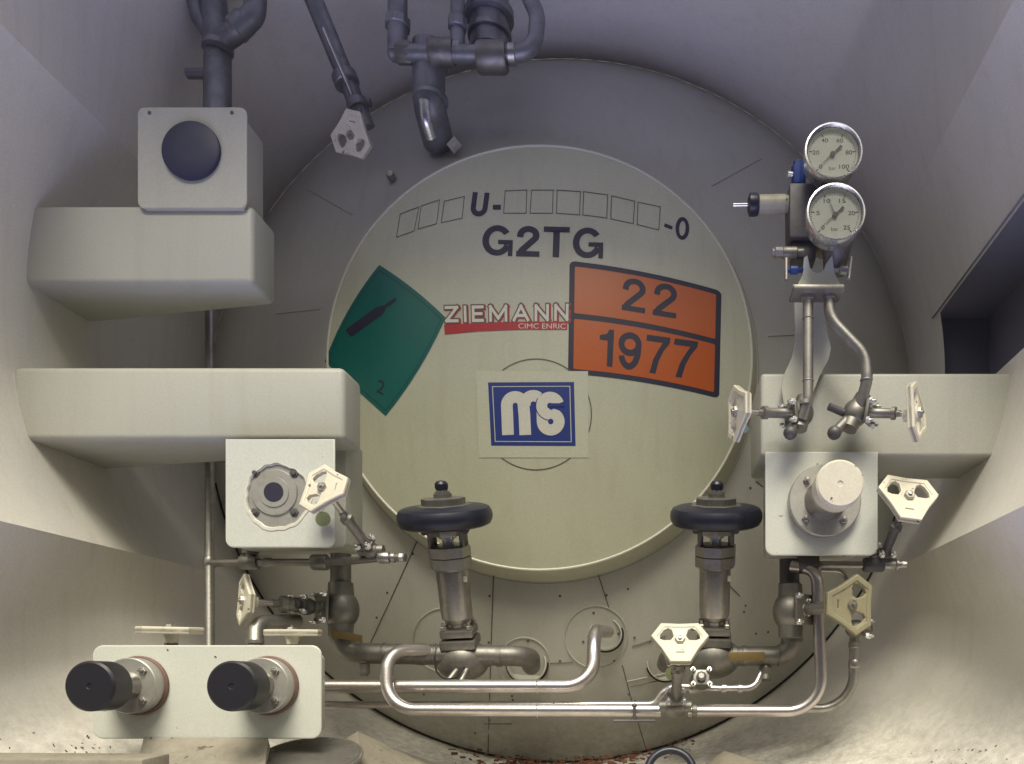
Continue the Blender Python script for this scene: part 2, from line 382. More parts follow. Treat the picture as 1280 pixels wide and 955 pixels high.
def glyph(ch, w):
    h = w/2
    if ch == 'U': return .74, [ribbon([(h, 1), (h, .36)]+ell(.37, .36, .37-h, .36-h, 180, 360)+[(.74-h, 1)], w)]
    if ch == 'G': return .90, [ribbon(ell(.43, .5, .43-h, .5-h, 36, 338, 40), w), shape([[(.46, .52), (.46, .38), (.76, .38), (.76, 0), (.89, 0), (.89, .52)]])]
    if ch == '2': return .68, [ribbon([(h, .63)]+ell(.335, .70, .325-h, .30-h, 172, -38, 26)+[(.16, .20), (h+.015, .10)], w), shape([[(0, 0), (.68, 0), (.68, w*.92), (0, w*.92)]])]
    if ch == 'T': return .76, [shape([[(.38-h, 0), (.38+h, 0), (.38+h, 1-w*.92), (.76, 1-w*.92), (.76, 1), (0, 1), (0, 1-w*.92), (.38-h, 1-w*.92)]])]
    if ch == '0': return .62, [ringp(.31, .5, .31-h, .5-h, w)]
    if ch == '1': return .44, [shape([[(.42, 0), (.42, 1), (.29, 1), (.22, .87), (.02, .81), (.02, .69), (.42-w, .69), (.42-w, 0)]])]
    if ch == '9': return .66, [ringp(.33, .68, .33-h, .32-h, w), ribbon([(.66-h, .70)]+ell(.33, .50, .33-h, .50-h, 8, -158, 28), w)]
    if ch == '7': return .66, [shape([[(0, 1), (.66, 1), (.66, .85), (.52, .62), (.42, .36), (.37, 0), (.37-w*1.08, 0), (.25, .36), (.36, .62), (.47, 1-w*.95), (0, 1-w*.95)]])]
def strokes(body, q, lay, name, parent, w=.185, gap=.09, label=None, m='ink', sag=0):
    x = 0; gs = []
    for ch in body: a, gl = glyph(ch, w); gs.append((x, gl)); x += a+gap
    tot = x-gap; mb = MB(); k = 0
    for x0, gl in gs:
        for j, (v, f) in enumerate(gl):
            v = [((p[0]+x0)/tot, p[1], 0) for p in v]
            mb.flat(quad((v, f), q, sag), lambda X, Y, Z, j=j: on_dome(X, Y, .00035*lay+.0004+.00015*j), 14)
    return mb.build(name, m, parent, 60, label, fix=False)
strokes('U', [(587, 270), (608, 271), (612, 241), (591, 240)], 1, 'lettering', dome, .22, label='dark blue letter U')
dec([[(616, 256), (626, 256), (626, 262), (616, 262)]], 1, 'ink', 'lettering', dome, label='dark blue dash after the letter U')
dec([[(831, 279), (841, 283), (840, 287), (830, 283)]], 1, 'ink', 'lettering', dome, label='dark blue dash before the nought')
strokes('0', [(843, 297), (860, 302), (863, 274), (846, 269)], 1, 'lettering', dome, .17, label='dark blue nought')
strokes('G2TG', [(602, 319), (754, 323), (755, 285), (604, 281)], 1, 'lettering', dome, .19, .10, label='dark blue code G2TG')
cells = [(495, 297, 518, 289, 524, 258, 500, 267), (522, 287, 546, 280, 550, 249, 526, 257), (551, 279, 578, 273, 581, 245, 555, 251),
         (629, 267, 658, 267, 659, 237, 631, 238), (662, 267, 691, 267, 692, 237, 664, 237), (695, 267, 725, 269, 726, 239, 696, 237),
         (728, 269, 759, 273, 760, 243, 729, 239), (763, 274, 792, 280, 794, 251, 764, 244), (796, 281, 824, 288, 826, 258, 797, 252)]
def outline_loops(q, w=1.1):
    c = Vector((sum(q[0::2])/4, sum(q[1::2])/4)); o = [Vector((q[i], q[i+1])) for i in (0, 2, 4, 6)]
    inn = [c+(p-c)*(1-w/13) for p in o]; return [[tuple(p) for p in o], [tuple(p) for p in inn]]
for c in cells: dec(outline_loops(c, .9), 1, 'inkgrey', 'letter_box', dome)
cl = circ(670, 518, 70, 72); ci = circ(670, 518, 68.6, 72)
dec([cl, ci], 1, 'inkgrey', 'joint_circle', dome)

# orange plate 22 / 1977
def mapq(q):
    a, b, c, d = [Vector(p) for p in q]
    return lambda u, v, sg: tuple(a*(1-u)*(1-v)+b*u*(1-v)+c*u*v+d*(1-u)*v-Vector((0, sg*4*u*(1-u))))
OQ = mapq([(710, 467), (899, 498), (902, 364), (712, 326)])
def oloop(u0, v0, u1, v1, r):
    lp = []
    pts = rrect(u0, v0, u1, v1, r, 5); pts2 = []
    for a, b in zip(pts, pts[1:]+pts[:1]):
        n = max(1, int(math.hypot(a[0]-b[0], a[1]-b[1])/.06))
        for k in range(n): pts2.append((a[0]+(b[0]-a[0])*k/n, a[1]+(b[1]-a[1])*k/n))
    return [OQ(u, v, 4.5) for u, v in pts2]
op = empty('orange_placard', 'orange hazard placard reading 22 over 1977 with black border, on the dome', 'placard', on_dome(806, 412))
dec([oloop(0, 0, 1, 1, .04)], 1, 'ink', 'border', op)
dec([oloop(.035, .045, .965, .49, .012)], 2, 'orange', 'lower_field', op)
dec([oloop(.035, .54, .965, .955, .012)], 2, 'orange', 'upper_field', op)
strokes('22', [(777, 387), (845, 398), (848, 357), (779, 346)], 3, 'number', op, .17, .22, label='black number 22')
strokes('1977', [(748, 456), (864, 474), (873, 427), (749, 410)], 3, 'number', op, .17, .12, label='black number 1977')
# green diamond
gp = empty('green_placard', 'green diamond gas placard with dark cylinder symbol and a figure 2, on the dome', 'placard', on_dome(480, 425))
def curve_edge(a, b, bow, n=10):
    a = Vector(a); b = Vector(b); nrm = Vector((-(b-a).y, (b-a).x)).normalized()
    return [tuple(a+(b-a)*k/n+nrm*bow*4*(k/n)*(1-k/n)) for k in range(n)]
def diamond(s):
    c = Vector((478, 426)); q = [Vector(p) for p in ((474, 331), (557, 397), (482, 520), (406, 452))]; q = [c+(p-c)*s for p in q]
    return curve_edge(q[0], q[1], -3)+curve_edge(q[1], q[2], -5)+curve_edge(q[2], q[3], 0)+curve_edge(q[3], q[0], -6)
dec([diamond(1)], 1, 'green', 'film', gp)
dec([diamond(.93), diamond(.92)], 2, 'ink', 'border_line', gp)
def cyl_(t, w): return (435+.809*t-.588*w, 417-.588*t-.809*w)
dec([[cyl_(*q) for q in ((0, -4.5), (1.5, -6), (48, -6), (53, -4.5), (57, -2), (62, -1.8), (62, -3), (74, -2), (74, 2), (66, 2), (62, 3), (62, 1.8), (57, 2), (53, 4.5), (48, 6), (1.5, 6), (0, 4.5))]], 2, 'ink', 'cylinder_symbol', gp)
word('2', [(470, 490), (479, 494), (482, 477), (473, 474)], 2, 'ink', 'number', gp, .0)
# maker name
nm = empty('maker_sticker', 'red and pale maker name sticker between the green and orange placards', 'sticker', on_dome(632, 397))
SK = {'Z': (.7, [(0, 1, .7, 1), (.7, 1, 0, 0), (0, 0, .7, 0)]), 'I': (0, [(0, 0, 0, 1)]), 'E': (.6, [(0, 0, 0, 1), (0, 1, .6, 1), (0, .5, .52, .5), (0, 0, .6, 0)]),
      'M': (1.0, [(0, 0, 0, 1), (0, 1, .5, .15), (.5, .15, 1, 1), (1, 1, 1, 0)]), 'A': (.9, [(0, 0, .45, 1), (.45, 1, .9, 0), (.2, .32, .7, .32)]), 'N': (.75, [(0, 0, 0, 1), (0, 1, .75, 0), (.75, 0, .75, 1)])}
def segs(body, q, lay, m, name, w, gap=.52, grow=0):
    x = .12; items = []
    for ch in body:
        a, sg = SK[ch]; items += [(x+u0, v0, x+u1, v1) for u0, v0, u1, v1 in sg]; x += a+gap
    tot = x-gap+.12; mb = MB()
    for k, (u0, v0, u1, v1) in enumerate(items):
        v0 = .13+.74*v0; v1 = .13+.74*v1; d = Vector((u1-u0, v1-v0)).normalized()*w*.5; p = Vector((u0, v0))-d; e = Vector((u1, v1))+d; n = Vector((-d.y, d.x))
        sq = [p+n, p-n, e-n, e+n]
        mb.flat(quad(([((c.x)/tot, c.y, 0) for c in sq], [(0, 1, 2, 3)]), q), lambda X, Y, Z, k=k: on_dome(X, Y, .00035*lay+.0004+.000012*(k % 6)), 14)
    return mb.build(name, m, nm, 60, fix=False)
NQ = [(556, 404), (711, 402), (711.5, 378.5), (555, 381.5)]
segs('ZIEMANN', [(x+1.6, y+.9) for x, y in NQ], 1, 'red', 'name_shadow', .30)
segs('ZIEMANN', NQ, 2, 'redrim', 'name_outline', .31)
segs('ZIEMANN', NQ, 3, 'lightfilm', 'name', .17)
dec([[(555, 406), (600, 403.5), (650, 402), (709, 402), (709, 412), (650, 412), (600, 414), (556, 418)]], 2, 'red', 'stripe', nm)
word('CIMC ENRIC', [(648, 410.6), (707, 411), (707, 404.5), (648, 404.2)], 3, 'lightfilm', 'small_name', nm, 0)
# MS sticker
ms_ = empty('logo_sticker', 'square blue and white MS logo sticker below the lettering, centre of the dome', 'sticker', on_dome(665, 518))
dec([[(595, 463), (735, 464), (736, 572), (599, 572)]], 2, 'film', 'backing', ms_)
dec([[(610, 478), (717.5, 477.5), (719.5, 557.5), (614, 557)]], 3, 'blue', 'field', ms_)
def lerpq(q, s):
    c = Vector((sum(p[0] for p in q)/4, sum(p[1] for p in q)/4)); return [tuple(c+Vector(((p[0]-c.x)*s[0], (p[1]-c.y)*s[1]))) for p in q]
q0 = [(610, 478), (717.5, 477.5), (719.5, 557.5), (614, 557)]
dec([lerpq(q0, (.91, .88)), lerpq(q0, (.89, .855))], 4, 'film', 'inner_line', ms_)
def arc(cx, cy, r, a0, a1, n=18): return [(cx+r*math.cos(math.radians(a0+(a1-a0)*k/n)), cy-r*math.sin(math.radians(a0+(a1-a0)*k/n))) for k in range(n+1)]
w_ = 14.6
dec(ribbon([(635.0, 543.7), (634.2, 522), (633.6, 508)]+arc(644, 506.5, 10.4, 180, 0)[0:19]+[(655.6, 520), (656.6, 543.7)], w_), 4, 'lightfilm', 'letter', ms_, 20, label='first arch of the letter m')
dec(ribbon([(656, 507)]+arc(666.6, 505, 10.4, 175, 50), w_-.4), 5, 'lightfilm', 'letter', ms_, 20, label='second arch of the letter m')
sp_ = arc(687.5, 506.5, 10.8, -8, 250, 30)+arc(688.2, 527.2, 10.8, 82, -190, 30)+[(677.3, 515.5)]
dec(ribbon([(705, 506.6)]+[], w_) if False else ribbon(arc(687.5, 507.2, 10.6, 15, 235, 26)+[(688, 519.5)]+arc(688.4, 527.0, 10.4, 62, -178, 26)+[(677.6, 514)], w_-.6), 6, 'lightfilm', 'letter', ms_, 20, label='letter s')
dec([[(688, 504), (705.5, 504), (705.5, 508), (688, 508)]], 7, 'blue', 'letter_gap', ms_)
dec([circ(687.3, 506.6, 3.2, 20)], 7, 'blue', 'letter_gap', ms_)
dec([circ(688.4, 526.8, 3.4, 20)], 7, 'blue', 'letter_gap', ms_)
dec(ribbon(arc(688, 507, 18.3, 150, 262, 16)+[(688, 526)], 1.1), 7, 'blue', 'letter_gap', ms_)

# ---------------------------------------------------------------- skirt round the tank end (curved sides, flat flared top and bottom), frame rail and added shade hood
YF = 1.30
def poly_front():
    sr = (RB*math.cos(math.radians(25)), RB*math.sin(math.radians(25))); sb = (RB*math.cos(math.radians(29)), -RB*math.sin(math.radians(29)))
    top = [sr, (1.12, 1.22), (-1.12, 1.22), (-sr[0], sr[1])]; bot = [(-sb[0], sb[1]), (-1.06, -.72), (-1.08, -.86), (-1.03, -.98), (-.93, -1.07), (-.76, -1.13), (.76, -1.13), (.93, -1.07), (1.03, -.98), (1.08, -.86), (1.06, -.72), sb]
    return top, bot
TOP, BOT = poly_front()
def hit(poly, a):
    c, s = math.cos(a), math.sin(a)
    for (x0, z0), (x1, z1) in zip(poly, poly[1:]):
        dx, dz = x1-x0, z1-z0; den = c*dz-s*dx
        if abs(den) < 1e-9: continue
        t = (x0*dz-z0*dx)/den; u = (x0*s-z0*c)/den
        if t > 0 and -1e-6 <= u <= 1+1e-6: return t
    return RB
def front_r(a):
    d = math.degrees(a) % 360
    if 25 < d < 155: return max(RB, hit(TOP, a))
    if 209 < d < 331: return max(RB, hit(BOT, a))
    return RB
def skirt_panel(a0, a1, name, n, hole=None):
    mb = MB(); rows = 24; g = []
    for i in range(n+1):
        a = math.radians(a0+(a1-a0)*i/n); r1 = front_r(a if 0 < i < n else math.radians(a0+(a1-a0)*min(max(i, .001), n-.001)/n)); row = []
        for k in range(rows+1):
            t = k/rows; r = RB+(r1-RB)*t; row.append(mb.bm.verts.new((AX+r*math.cos(a), YB+(YF-YB)*t, AZ+r*math.sin(a))))
        g.append(row)
    for i in range(n):
        for k in range(rows):
            if hole and hole(i, k): continue
            mb.bm.faces.new((g[i][k], g[i+1][k], g[i+1][k+1], g[i][k+1]))
    return mb
sk = empty('skirt', 'deep off-white skirt of curved sides and flared top and bottom panels round the tank end', 'skirt', (AX, YF, AZ-RB), kind='structure')
# right side has a cut-out: angles 8.5 deg down to -2, from y 2.19 forwards
def bld(mb, name, ang=30):
    bmesh.ops.recalc_face_normals(mb.bm, faces=mb.bm.faces[:]); return mb.build(name, 'skirt', sk, ang, fix=False)
nn_ = 54
hk = lambda i, k: (-7 <= -29+54*(i+.5)/nn_ <= 9.0) and (YB+(YF-YB)*(k)/24 <= 2.20)
bld(skirt_panel(-29, 25, 'side_panel', nn_, hk), 'side_panel')
bld(skirt_panel(25, 155, 'top_panel', 130), 'top_panel')
bld(skirt_panel(155, 209, 'side_panel', 54), 'side_panel')
bld(skirt_panel(209, 331, 'bottom_panel', 122), 'bottom_panel', 75)
mb = MB(); lo_ = (-1.12, 1.12); top_r = []
for x_ in (-1.16, 1.16):
    pass
mb.hexa([Vector((AX+x, y, AZ+z)) for x, y, z in ((-1.16, .92, 1.20), (1.16, .92, 1.20), (1.16, 1.31, 1.20), (-1.16, 1.31, 1.20), (-1.16, .92, 1.28), (1.16, .92, 1.28), (1.16, 1.31, 1.28), (-1.16, 1.31, 1.28))], .01)
mb.build('shade_hood', 'skirt', sk)  # added out of view, juts forward to shade the upper tank end
# pocket added behind the cut-out, a dark closed box so no bright sky shows
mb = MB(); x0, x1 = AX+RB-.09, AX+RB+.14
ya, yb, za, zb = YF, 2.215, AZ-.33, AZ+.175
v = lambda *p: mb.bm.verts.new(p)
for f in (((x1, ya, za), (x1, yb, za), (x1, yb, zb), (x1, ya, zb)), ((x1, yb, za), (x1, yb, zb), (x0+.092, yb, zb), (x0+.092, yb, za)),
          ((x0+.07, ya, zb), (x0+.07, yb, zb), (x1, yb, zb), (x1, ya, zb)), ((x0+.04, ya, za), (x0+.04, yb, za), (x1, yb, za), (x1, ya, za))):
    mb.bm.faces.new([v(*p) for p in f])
mb.build('shade_pocket', 'dark', sk)
# lower left rail edge and dirty sill
rail = MB(); a = P(-140, 948, 1.42); b = P(178, 952, 1.42)
rail.hexa([Vector(p) for p in ((a.x, 1.42, a.z-.12), (b.x, 1.42, a.z-.12), (b.x, 1.50, a.z-.12), (a.x, 1.50, a.z-.12), (a.x, 1.42, a.z), (b.x, 1.42, a.z-.002), (b.x, 1.50, a.z+.002), (a.x, 1.50, a.z+.004))], .004)
single(rail, 'frame_rail', 'grime', 'pale frame rail edge along the bottom left corner below the double outlet plate', 'rail')

# ---------------------------------------------------------------- bracket boxes with face plates
def wx(px, d): return (px-VX)*d/F
def wz(py, d): return CZ-(py-VY)*d/F
def plate_part(name, m, parent, x0, y0, x1, y1, d, th, rpx, holes=(), corners=(1, 1, 1, 1), bev=.0025, label=None):
    s = d/F; lp = [((x-VX)*s, CZ-(y-VY)*s) for x, y in rrect(x0, y0, x1, y1, rpx, 6, corners)]
    hl = [[((x-VX)*s, CZ-(y-VY)*s) for x, y in h] for h in holes]
    dat = shape([lp]+hl, th/2-bev, bev)
    return MB().flat(dat, lambda x, y, z: Vector((x, d+th/2+z, y))).build(name, m, parent, 40, label)
def hbox(parent, name, xl, xr, zt, zb, d0, dbl, dbr, bev, m='box'):
    return MB().hexa([Vector(p) for p in ((xl, d0, zb), (xr, d0, zb), (xr, dbr, zb), (xl, dbl, zb), (xl, d0, zt), (xr, d0, zt), (xr, dbr, zt), (xl, dbl, zt))], bev, 4).build(name, m, parent, 50)
b1 = empty('bracket_box', 'upper left welded box with a tall plate and black plug on top', 'bracket box', P(180, 300, 1.85))
hbox(b1, 'housing', -1.402, wx(316, 1.75), wz(256, 1.75), wz(354, 1.75), 1.75, 1.95, 1.855, .012)
plate_part('face_plate', 'box', b1, 173, 135, 307, 259, 1.74, .006, 8, (), (1, 1, 1, 1))
MB().hexa([P(181, 262, 1.745), P(305, 262, 1.745), P(305, 262, 1.745)+Vector((0, .085, 0)), P(181, 262, 1.745)+Vector((0, .085, 0)), P(181, 146, 1.746), P(305, 146, 1.746), P(305, 146, 1.746)+Vector((0, .085, 0)), P(181, 146, 1.746)+Vector((0, .085, 0))], .003).build('plate_back_box', 'box', b1)
for x, y in ((187, 141), (290, 141)): MB().lathe([(.004, -.001), (.004, .001), (0, .002)], P(x, y, 1.74), axis, 10).build('screw', 'darkcast', b1)
pl_ = MB().lathe([(.0625, 0), (.0635, .003), (.0625, .008), (.058, .0105), (.02, .011), (0, .011)], P(240.5, 190, 1.74), axis, 48)
pg = single(pl_, 'pipe_plug', 'plug', 'round dark blue-black plug in the upper left plate', 'plug')
b2 = empty('bracket_box', 'long box across the left middle holding the bare flange plate', 'bracket box', P(240, 500, 1.85))
hbox(b2, 'housing', -1.385, wx(430, 1.70), wz(458, 1.70), wz(550, 1.70), 1.70, 1.95, 1.80, .013)
s_ = 1.672
plate_part('face_plate', 'plate', b2, 283, 550, 417, 683, s_, .006, 9, [circ(347, 620, 40, 120, .020, 4)], (1, 1, 0, 0))
plate_part('side_return', 'box', b2, 293, 545, 431, 683, 1.78, .10, 6, [circ(349, 622, 42, 40)])
mb = MB()   # torn paint rim round the opening
lp = circ(347, 621.5, 42, 120, .020, 4); li = circ(347, 619.6, 40, 120, .026, 4)
sc = s_/F
mb.flat(shape([[((x-VX)*sc, CZ-(y-VY)*sc) for x, y in lp], [((x-VX)*sc, CZ-(y-VY)*sc) for x, y in li]], .0006, .0003), lambda x, y, z: Vector((x, s_-.0004+z, y)))
mb.build('torn_edge', 'lightfilm', b2)
mb = MB(); lp = circ(347, 624, 46, 60); li = circ(347, 622.5, 44, 60)
b3 = empty('bracket_box', 'right hand box carrying the white capped outlet and the two gauge valves', 'bracket box', P(1110, 520, 1.85))
hbox(b3, 'housing', wx(951, 1.72), .748, wz(466, 1.72), wz(570, 1.72), 1.72, 1.92, 1.92, .008)
plate_part('face_plate', 'plate', b3, 958, 566, 1096, 693, 1.70, .006, 10, (), (1, 1, 0, 0))
plate_part('side_return', 'box', b3, 965, 566, 1086, 686, 1.712, .13, 6)
b4 = empty('outlet_plate', 'wide white rounded plate at the bottom left holding two black capped outlets', 'plate', P(258, 925, 1.62))
plate_part('face_plate', 'plate', b4, 117, 808, 400, 922, 1.60, .006, 11)
plate_part('stiffener', 'box', b4, 125, 818, 392, 915, 1.625, .05, 6)
sill = MB()
q = [P(180, 921, 1.598), P(335, 923, 1.598), P(331, 960, 1.52), P(170, 962, 1.52)]
sill.hexa([q[3], q[2], q[1], q[0], q[3]+Vector((0, .0, -.01)), q[2]+Vector((0, 0, -.01)), q[1]+Vector((0, .01, -.02)), q[0]+Vector((0, .01, -.02))], 0)
single(sill, 'sill', 'grime', 'dirty pale lip running down from the double outlet plate to the bottom edge', 'sill')

# ---------------------------------------------------------------- capped outlets and flanges
def bolt(parent, p, ax, r=.008, m='steel', h=.009):
    b = MB().lathe([(r, 0), (r, h*.7), (r*.85, h*.8)], p, ax, 6).lathe([(r*.5, h*.7), (r*.5, h*1.5), (0, h*1.6)], p, ax, 10)
    return b.build('bolt', m, parent)
def capped(label, x, y, d, fr, cr, cl, neck, m, capm, rim=None, group=None, dirv=(0, -1, 0), rot=.785, capname='cap', stand=.02, nr=.5):
    p = P(x, y, d); n = Vector(dirv).normalized(); r = empty('capped_outlet', label, 'outlet', p, group)
    MB().lathe([(fr, 0), (fr, stand), (fr-.002, stand+.002)], p, n, 48).build('flange', m, r)
    if rim: MB().lathe([(fr+.003, -.003), (fr+.0045, .001), (fr+.0045, .006), (fr+.002, .009)], p, n, 48).build('gasket', rim, r)
    Fm = frame(n)
    for k in range(4):
        a = rot+k*math.pi/2; e = Fm.col[0]*math.cos(a)+Fm.col[1]*math.sin(a); bolt(r, p+e*fr*.74+n*stand, n)
    q = p+n*stand
    MB().lathe([(cr*nr*1.2, 0), (cr*nr, neck*.25), (cr*nr, neck), (cr*.8, neck)], q, n, 36).build('neck', 'steel', r)
    q += n*neck
    c = MB().lathe([(cr*.9, -.004), (cr, 0), (cr, cl-.004), (cr-.004, cl), (.006, cl), (.0045, cl-.002), (0, cl-.002)], q, n, 56).build(capname, capm, r)
    return r, c, q+n*cl
capped('left black capped outlet on the bottom left plate, nearest the corner', 175, 857, 1.60, .055, .0465, .050, .058, 'flange', 'black', 'redrim', 'black capped outlets', (0, -1, 0), stand=.034)
capped('right black capped outlet on the bottom left plate, nearest the pipes', 337, 857, 1.60, .055, .0465, .050, .058, 'flange', 'black', 'redrim', 'black capped outlets', (0, -1, 0), stand=.034)
capped('white capped outlet on the right hand plate', 1029, 628, 1.70, .076, .0465, .045, .100, 'flange', 'white', None, None, (0, -1, 0), .75, nr=.8)
# bare flange behind the torn opening
fl = empty('pipe_flange', 'bare grey steel flange with four bolts showing through the torn hole in the left plate', 'flange', P(346, 617, 1.69))
pf = P(346, 617, 1.6845)
MB().lathe([(.030, .012), (.047, .012), (.049, .0085), (.082, .0085), (.082, -.015), (.030, -.015)], pf, axis, 48).build('disc', 'flange', fl)
MB().lathe([(.0205, .014), (.031, .014), (.032, .011)], pf, axis, 40).build('seat_ring', 'flange', fl)
MB().lathe([(.0205, -.012), (.0205, .0145), (0, .0145)], pf, axis, 32).build('bore', 'ink', fl)
for k in range(4):
    a = .785+k*math.pi/2; e = Vector((math.cos(a), 0, math.sin(a))); bolt(fl, pf+e*.058+Vector((0, -.008, 0)), axis, .0095, 'darkcast', .004)

# ---------------------------------------------------------------- cream handwheels and their valves
def wheel_shape(R=.056):
    lp = []
    for k in range(3):
        a = math.radians(30+120*k)
        for da, rr in ((-.33, R), (.33, R), (.52, R*.86), (1.047, R*.72), (2*1.0472-.52, R*.86)): lp.append((rr*math.cos(a+da), rr*math.sin(a+da)))
    hs = []
    for a in (30, 150):
        a = math.radians(a); c = Vector((math.cos(a), math.sin(a)))*R*.52; t = Vector((-math.sin(a), math.cos(a))); u = Vector((math.cos(a), math.sin(a)))
        hs.append([tuple(c+u*R*x+t*R*y) for x, y in ((-.24, -.12), (-.04, -.31), (.15, -.33), (.25, -.14), (.25, .14), (.15, .33), (-.04, .31), (-.24, .12))])
    hs.append([(-R*.20, -R*.60), (-R*.16, -R*.49), (R*.16, -R*.49), (R*.20, -R*.60)])
    global RIMS
    RIMS = shape([lp, [(x*.86, y*.86) for x, y in lp]], .0046, .0022)
    return shape([lp]+hs, .0026, .0022)
WS = wheel_shape()
def handwheel(parent, c, n, spin, size=1., m='cream', up=(0, 0, 1)):
    n = Vector(n).normalized(); Fm = frame(n, up)@Matrix.Rotation(math.radians(spin), 3, 'Z'); c = Vector(c)
    def dish(x, y, z):
        r = math.hypot(x, y); return c+Fm@Vector((x, y, z-.25*max(0, .03-r)))*size
    mb = MB().flat(WS, dish).flat(RIMS, dish)
    mb.lathe([(.011*size, -.024*size), (.013*size, -.012*size), (.015*size, .002*size), (.012*size, .005*size)], c, n, 20)
    w = mb.build('handwheel', m, parent, 40)
    MB().lathe([(.0105*size, -.004*size), (.0105*size, .009*size), (.009*size, .011*size)], c, n, 6).lathe([(.004*size, .010*size), (.004*size, .015*size), (0, .016*size)], c, n, 10).build('wheel_nut', 'steel', w)
    return w
def valve(label, wheel, body, spin=0, size=1., n=None, br=.024, bm_='cast', bolts=True, stem=.006, tagc=None, up=(0, 0, 1), bodyax=None, kind='v', wm='cream', sleeve_r=.011):
    pw = P(*wheel); pb = P(*body); a = (pw-pb); Ln = a.length; a.normalize(); n = a if n is None else Vector(n).normalized()
    r = empty('handwheel_valve', label, 'valve', pb, 'cream handwheel valves')
    handwheel(r, pw, n, spin, size, wm, up)
    MB().tube([pb+a*Ln*.45, pw-n*.006], stem, 0, 14).build('stem', 'steel', r)
    MB().lathe([(sleeve_r*1.25, 0), (sleeve_r*1.25, .008), (sleeve_r, .012), (sleeve_r, Ln*.40), (sleeve_r*1.3, Ln*.41), (sleeve_r*1.3, Ln*.47), (stem*1.3, Ln*.49), (stem*1.3, Ln*.55)], pb+a*br*.9, a, 24).build('bonnet', bm_, r)
    bx = bodyax or (1, 0, 0)
    MB().ball(pb, br, bx, 1.15).lathe([(br*.66, -br*1.5), (br*.7, -br*.9), (br*.7, br*.9), (br*.66, br*1.5)], pb, bx, 24).build('body', bm_, r)
    if bolts:
        Fm = frame(a)
        MB().box(pb+a*br*1.05, (br*1.7, br*1.7, .007), Fm, .0015).build('bonnet_flange', bm_, r)
        for sx in (-1, 1):
            for sy in (-1, 1): bolt(r, pb+a*(br*1.05+.003)+Fm@Vector((sx*br*.72, sy*br*.72, 0)), a, .0072, 'chrome', .009)
    return r
valve('cream wheel valve hanging at the top left among the dark pipes', (440, 170, 1.98), (452, 128, 2.10), 160, .98, (-.25, -.9, -.30), .016, 'shade', False, sleeve_r=.009)
valve('edge-on cream wheel valve left of the gauge tubes beside the dome', (923, 515, 1.60), (1002, 517, 1.66), 90, 1.0, (-1, -.28, .0), .025, 'cast', True, .005, bodyax=(.2, .3, 1), sleeve_r=.010)
valve('cream wheel valve at the far right on the gauge tube box', (1145, 517, 1.60), (1070, 516, 1.66), 90, 1.05, (1, -.62, .06), .027, 'cast', True, .005, bodyax=(.5, .2, 1), sleeve_r=.010)
valve('cream wheel valve in front of the torn flange plate', (405, 611, 1.60), (464, 688, 1.74), 90, .98, (-.28, -1, .42), .018, 'cast', True, .006, sleeve_r=.0105)
valve('cream wheel valve right of the white capped plate', (1135, 622, 1.62), (1103, 700, 1.74), -8, 1.1, (.12, -1, .55), .018, 'darkcast', True, .006, sleeve_r=.010)
valve('cream pentagonal wheel valve at the right between two bent tubes', (1063, 756, 1.68), (988, 764, 1.80), -90, 1.12, (.42, -1, -.05), .040, 'cast', True, .007, bodyax=(0, 0, 1), sleeve_r=.013, wm='creamdark')
valve('bright cream wheel valve in front of the lower right pipes', (850, 802, 1.68), (844, 884, 1.80), 0, 1.06, (0, -.78, .62), .024, 'cast', True, .0065, sleeve_r=.0115)
valve('narrow cream wheel valve left of the tall left riser', (307, 751, 1.74), (426, 762, 1.88), 80, 1.0, (-1, -.85, .05), .042, 'cast', True, .007, bodyax=(0, 0, 1), sleeve_r=.015)
valve('left flat cream wheel just above the bottom left plate', (214, 788, 1.66), (214, 836, 1.70), 20, 1.08, (.02, -.05, 1), .02, 'cast', False, .005, up=(0, -1, 0), sleeve_r=.010)
valve('right flat cream wheel just above the bottom left plate', (365, 791, 1.67), (366, 838, 1.71), 40, 1.0, (.0, -.05, 1), .02, 'cast', False, .005, up=(0, -1, 0), sleeve_r=.010)

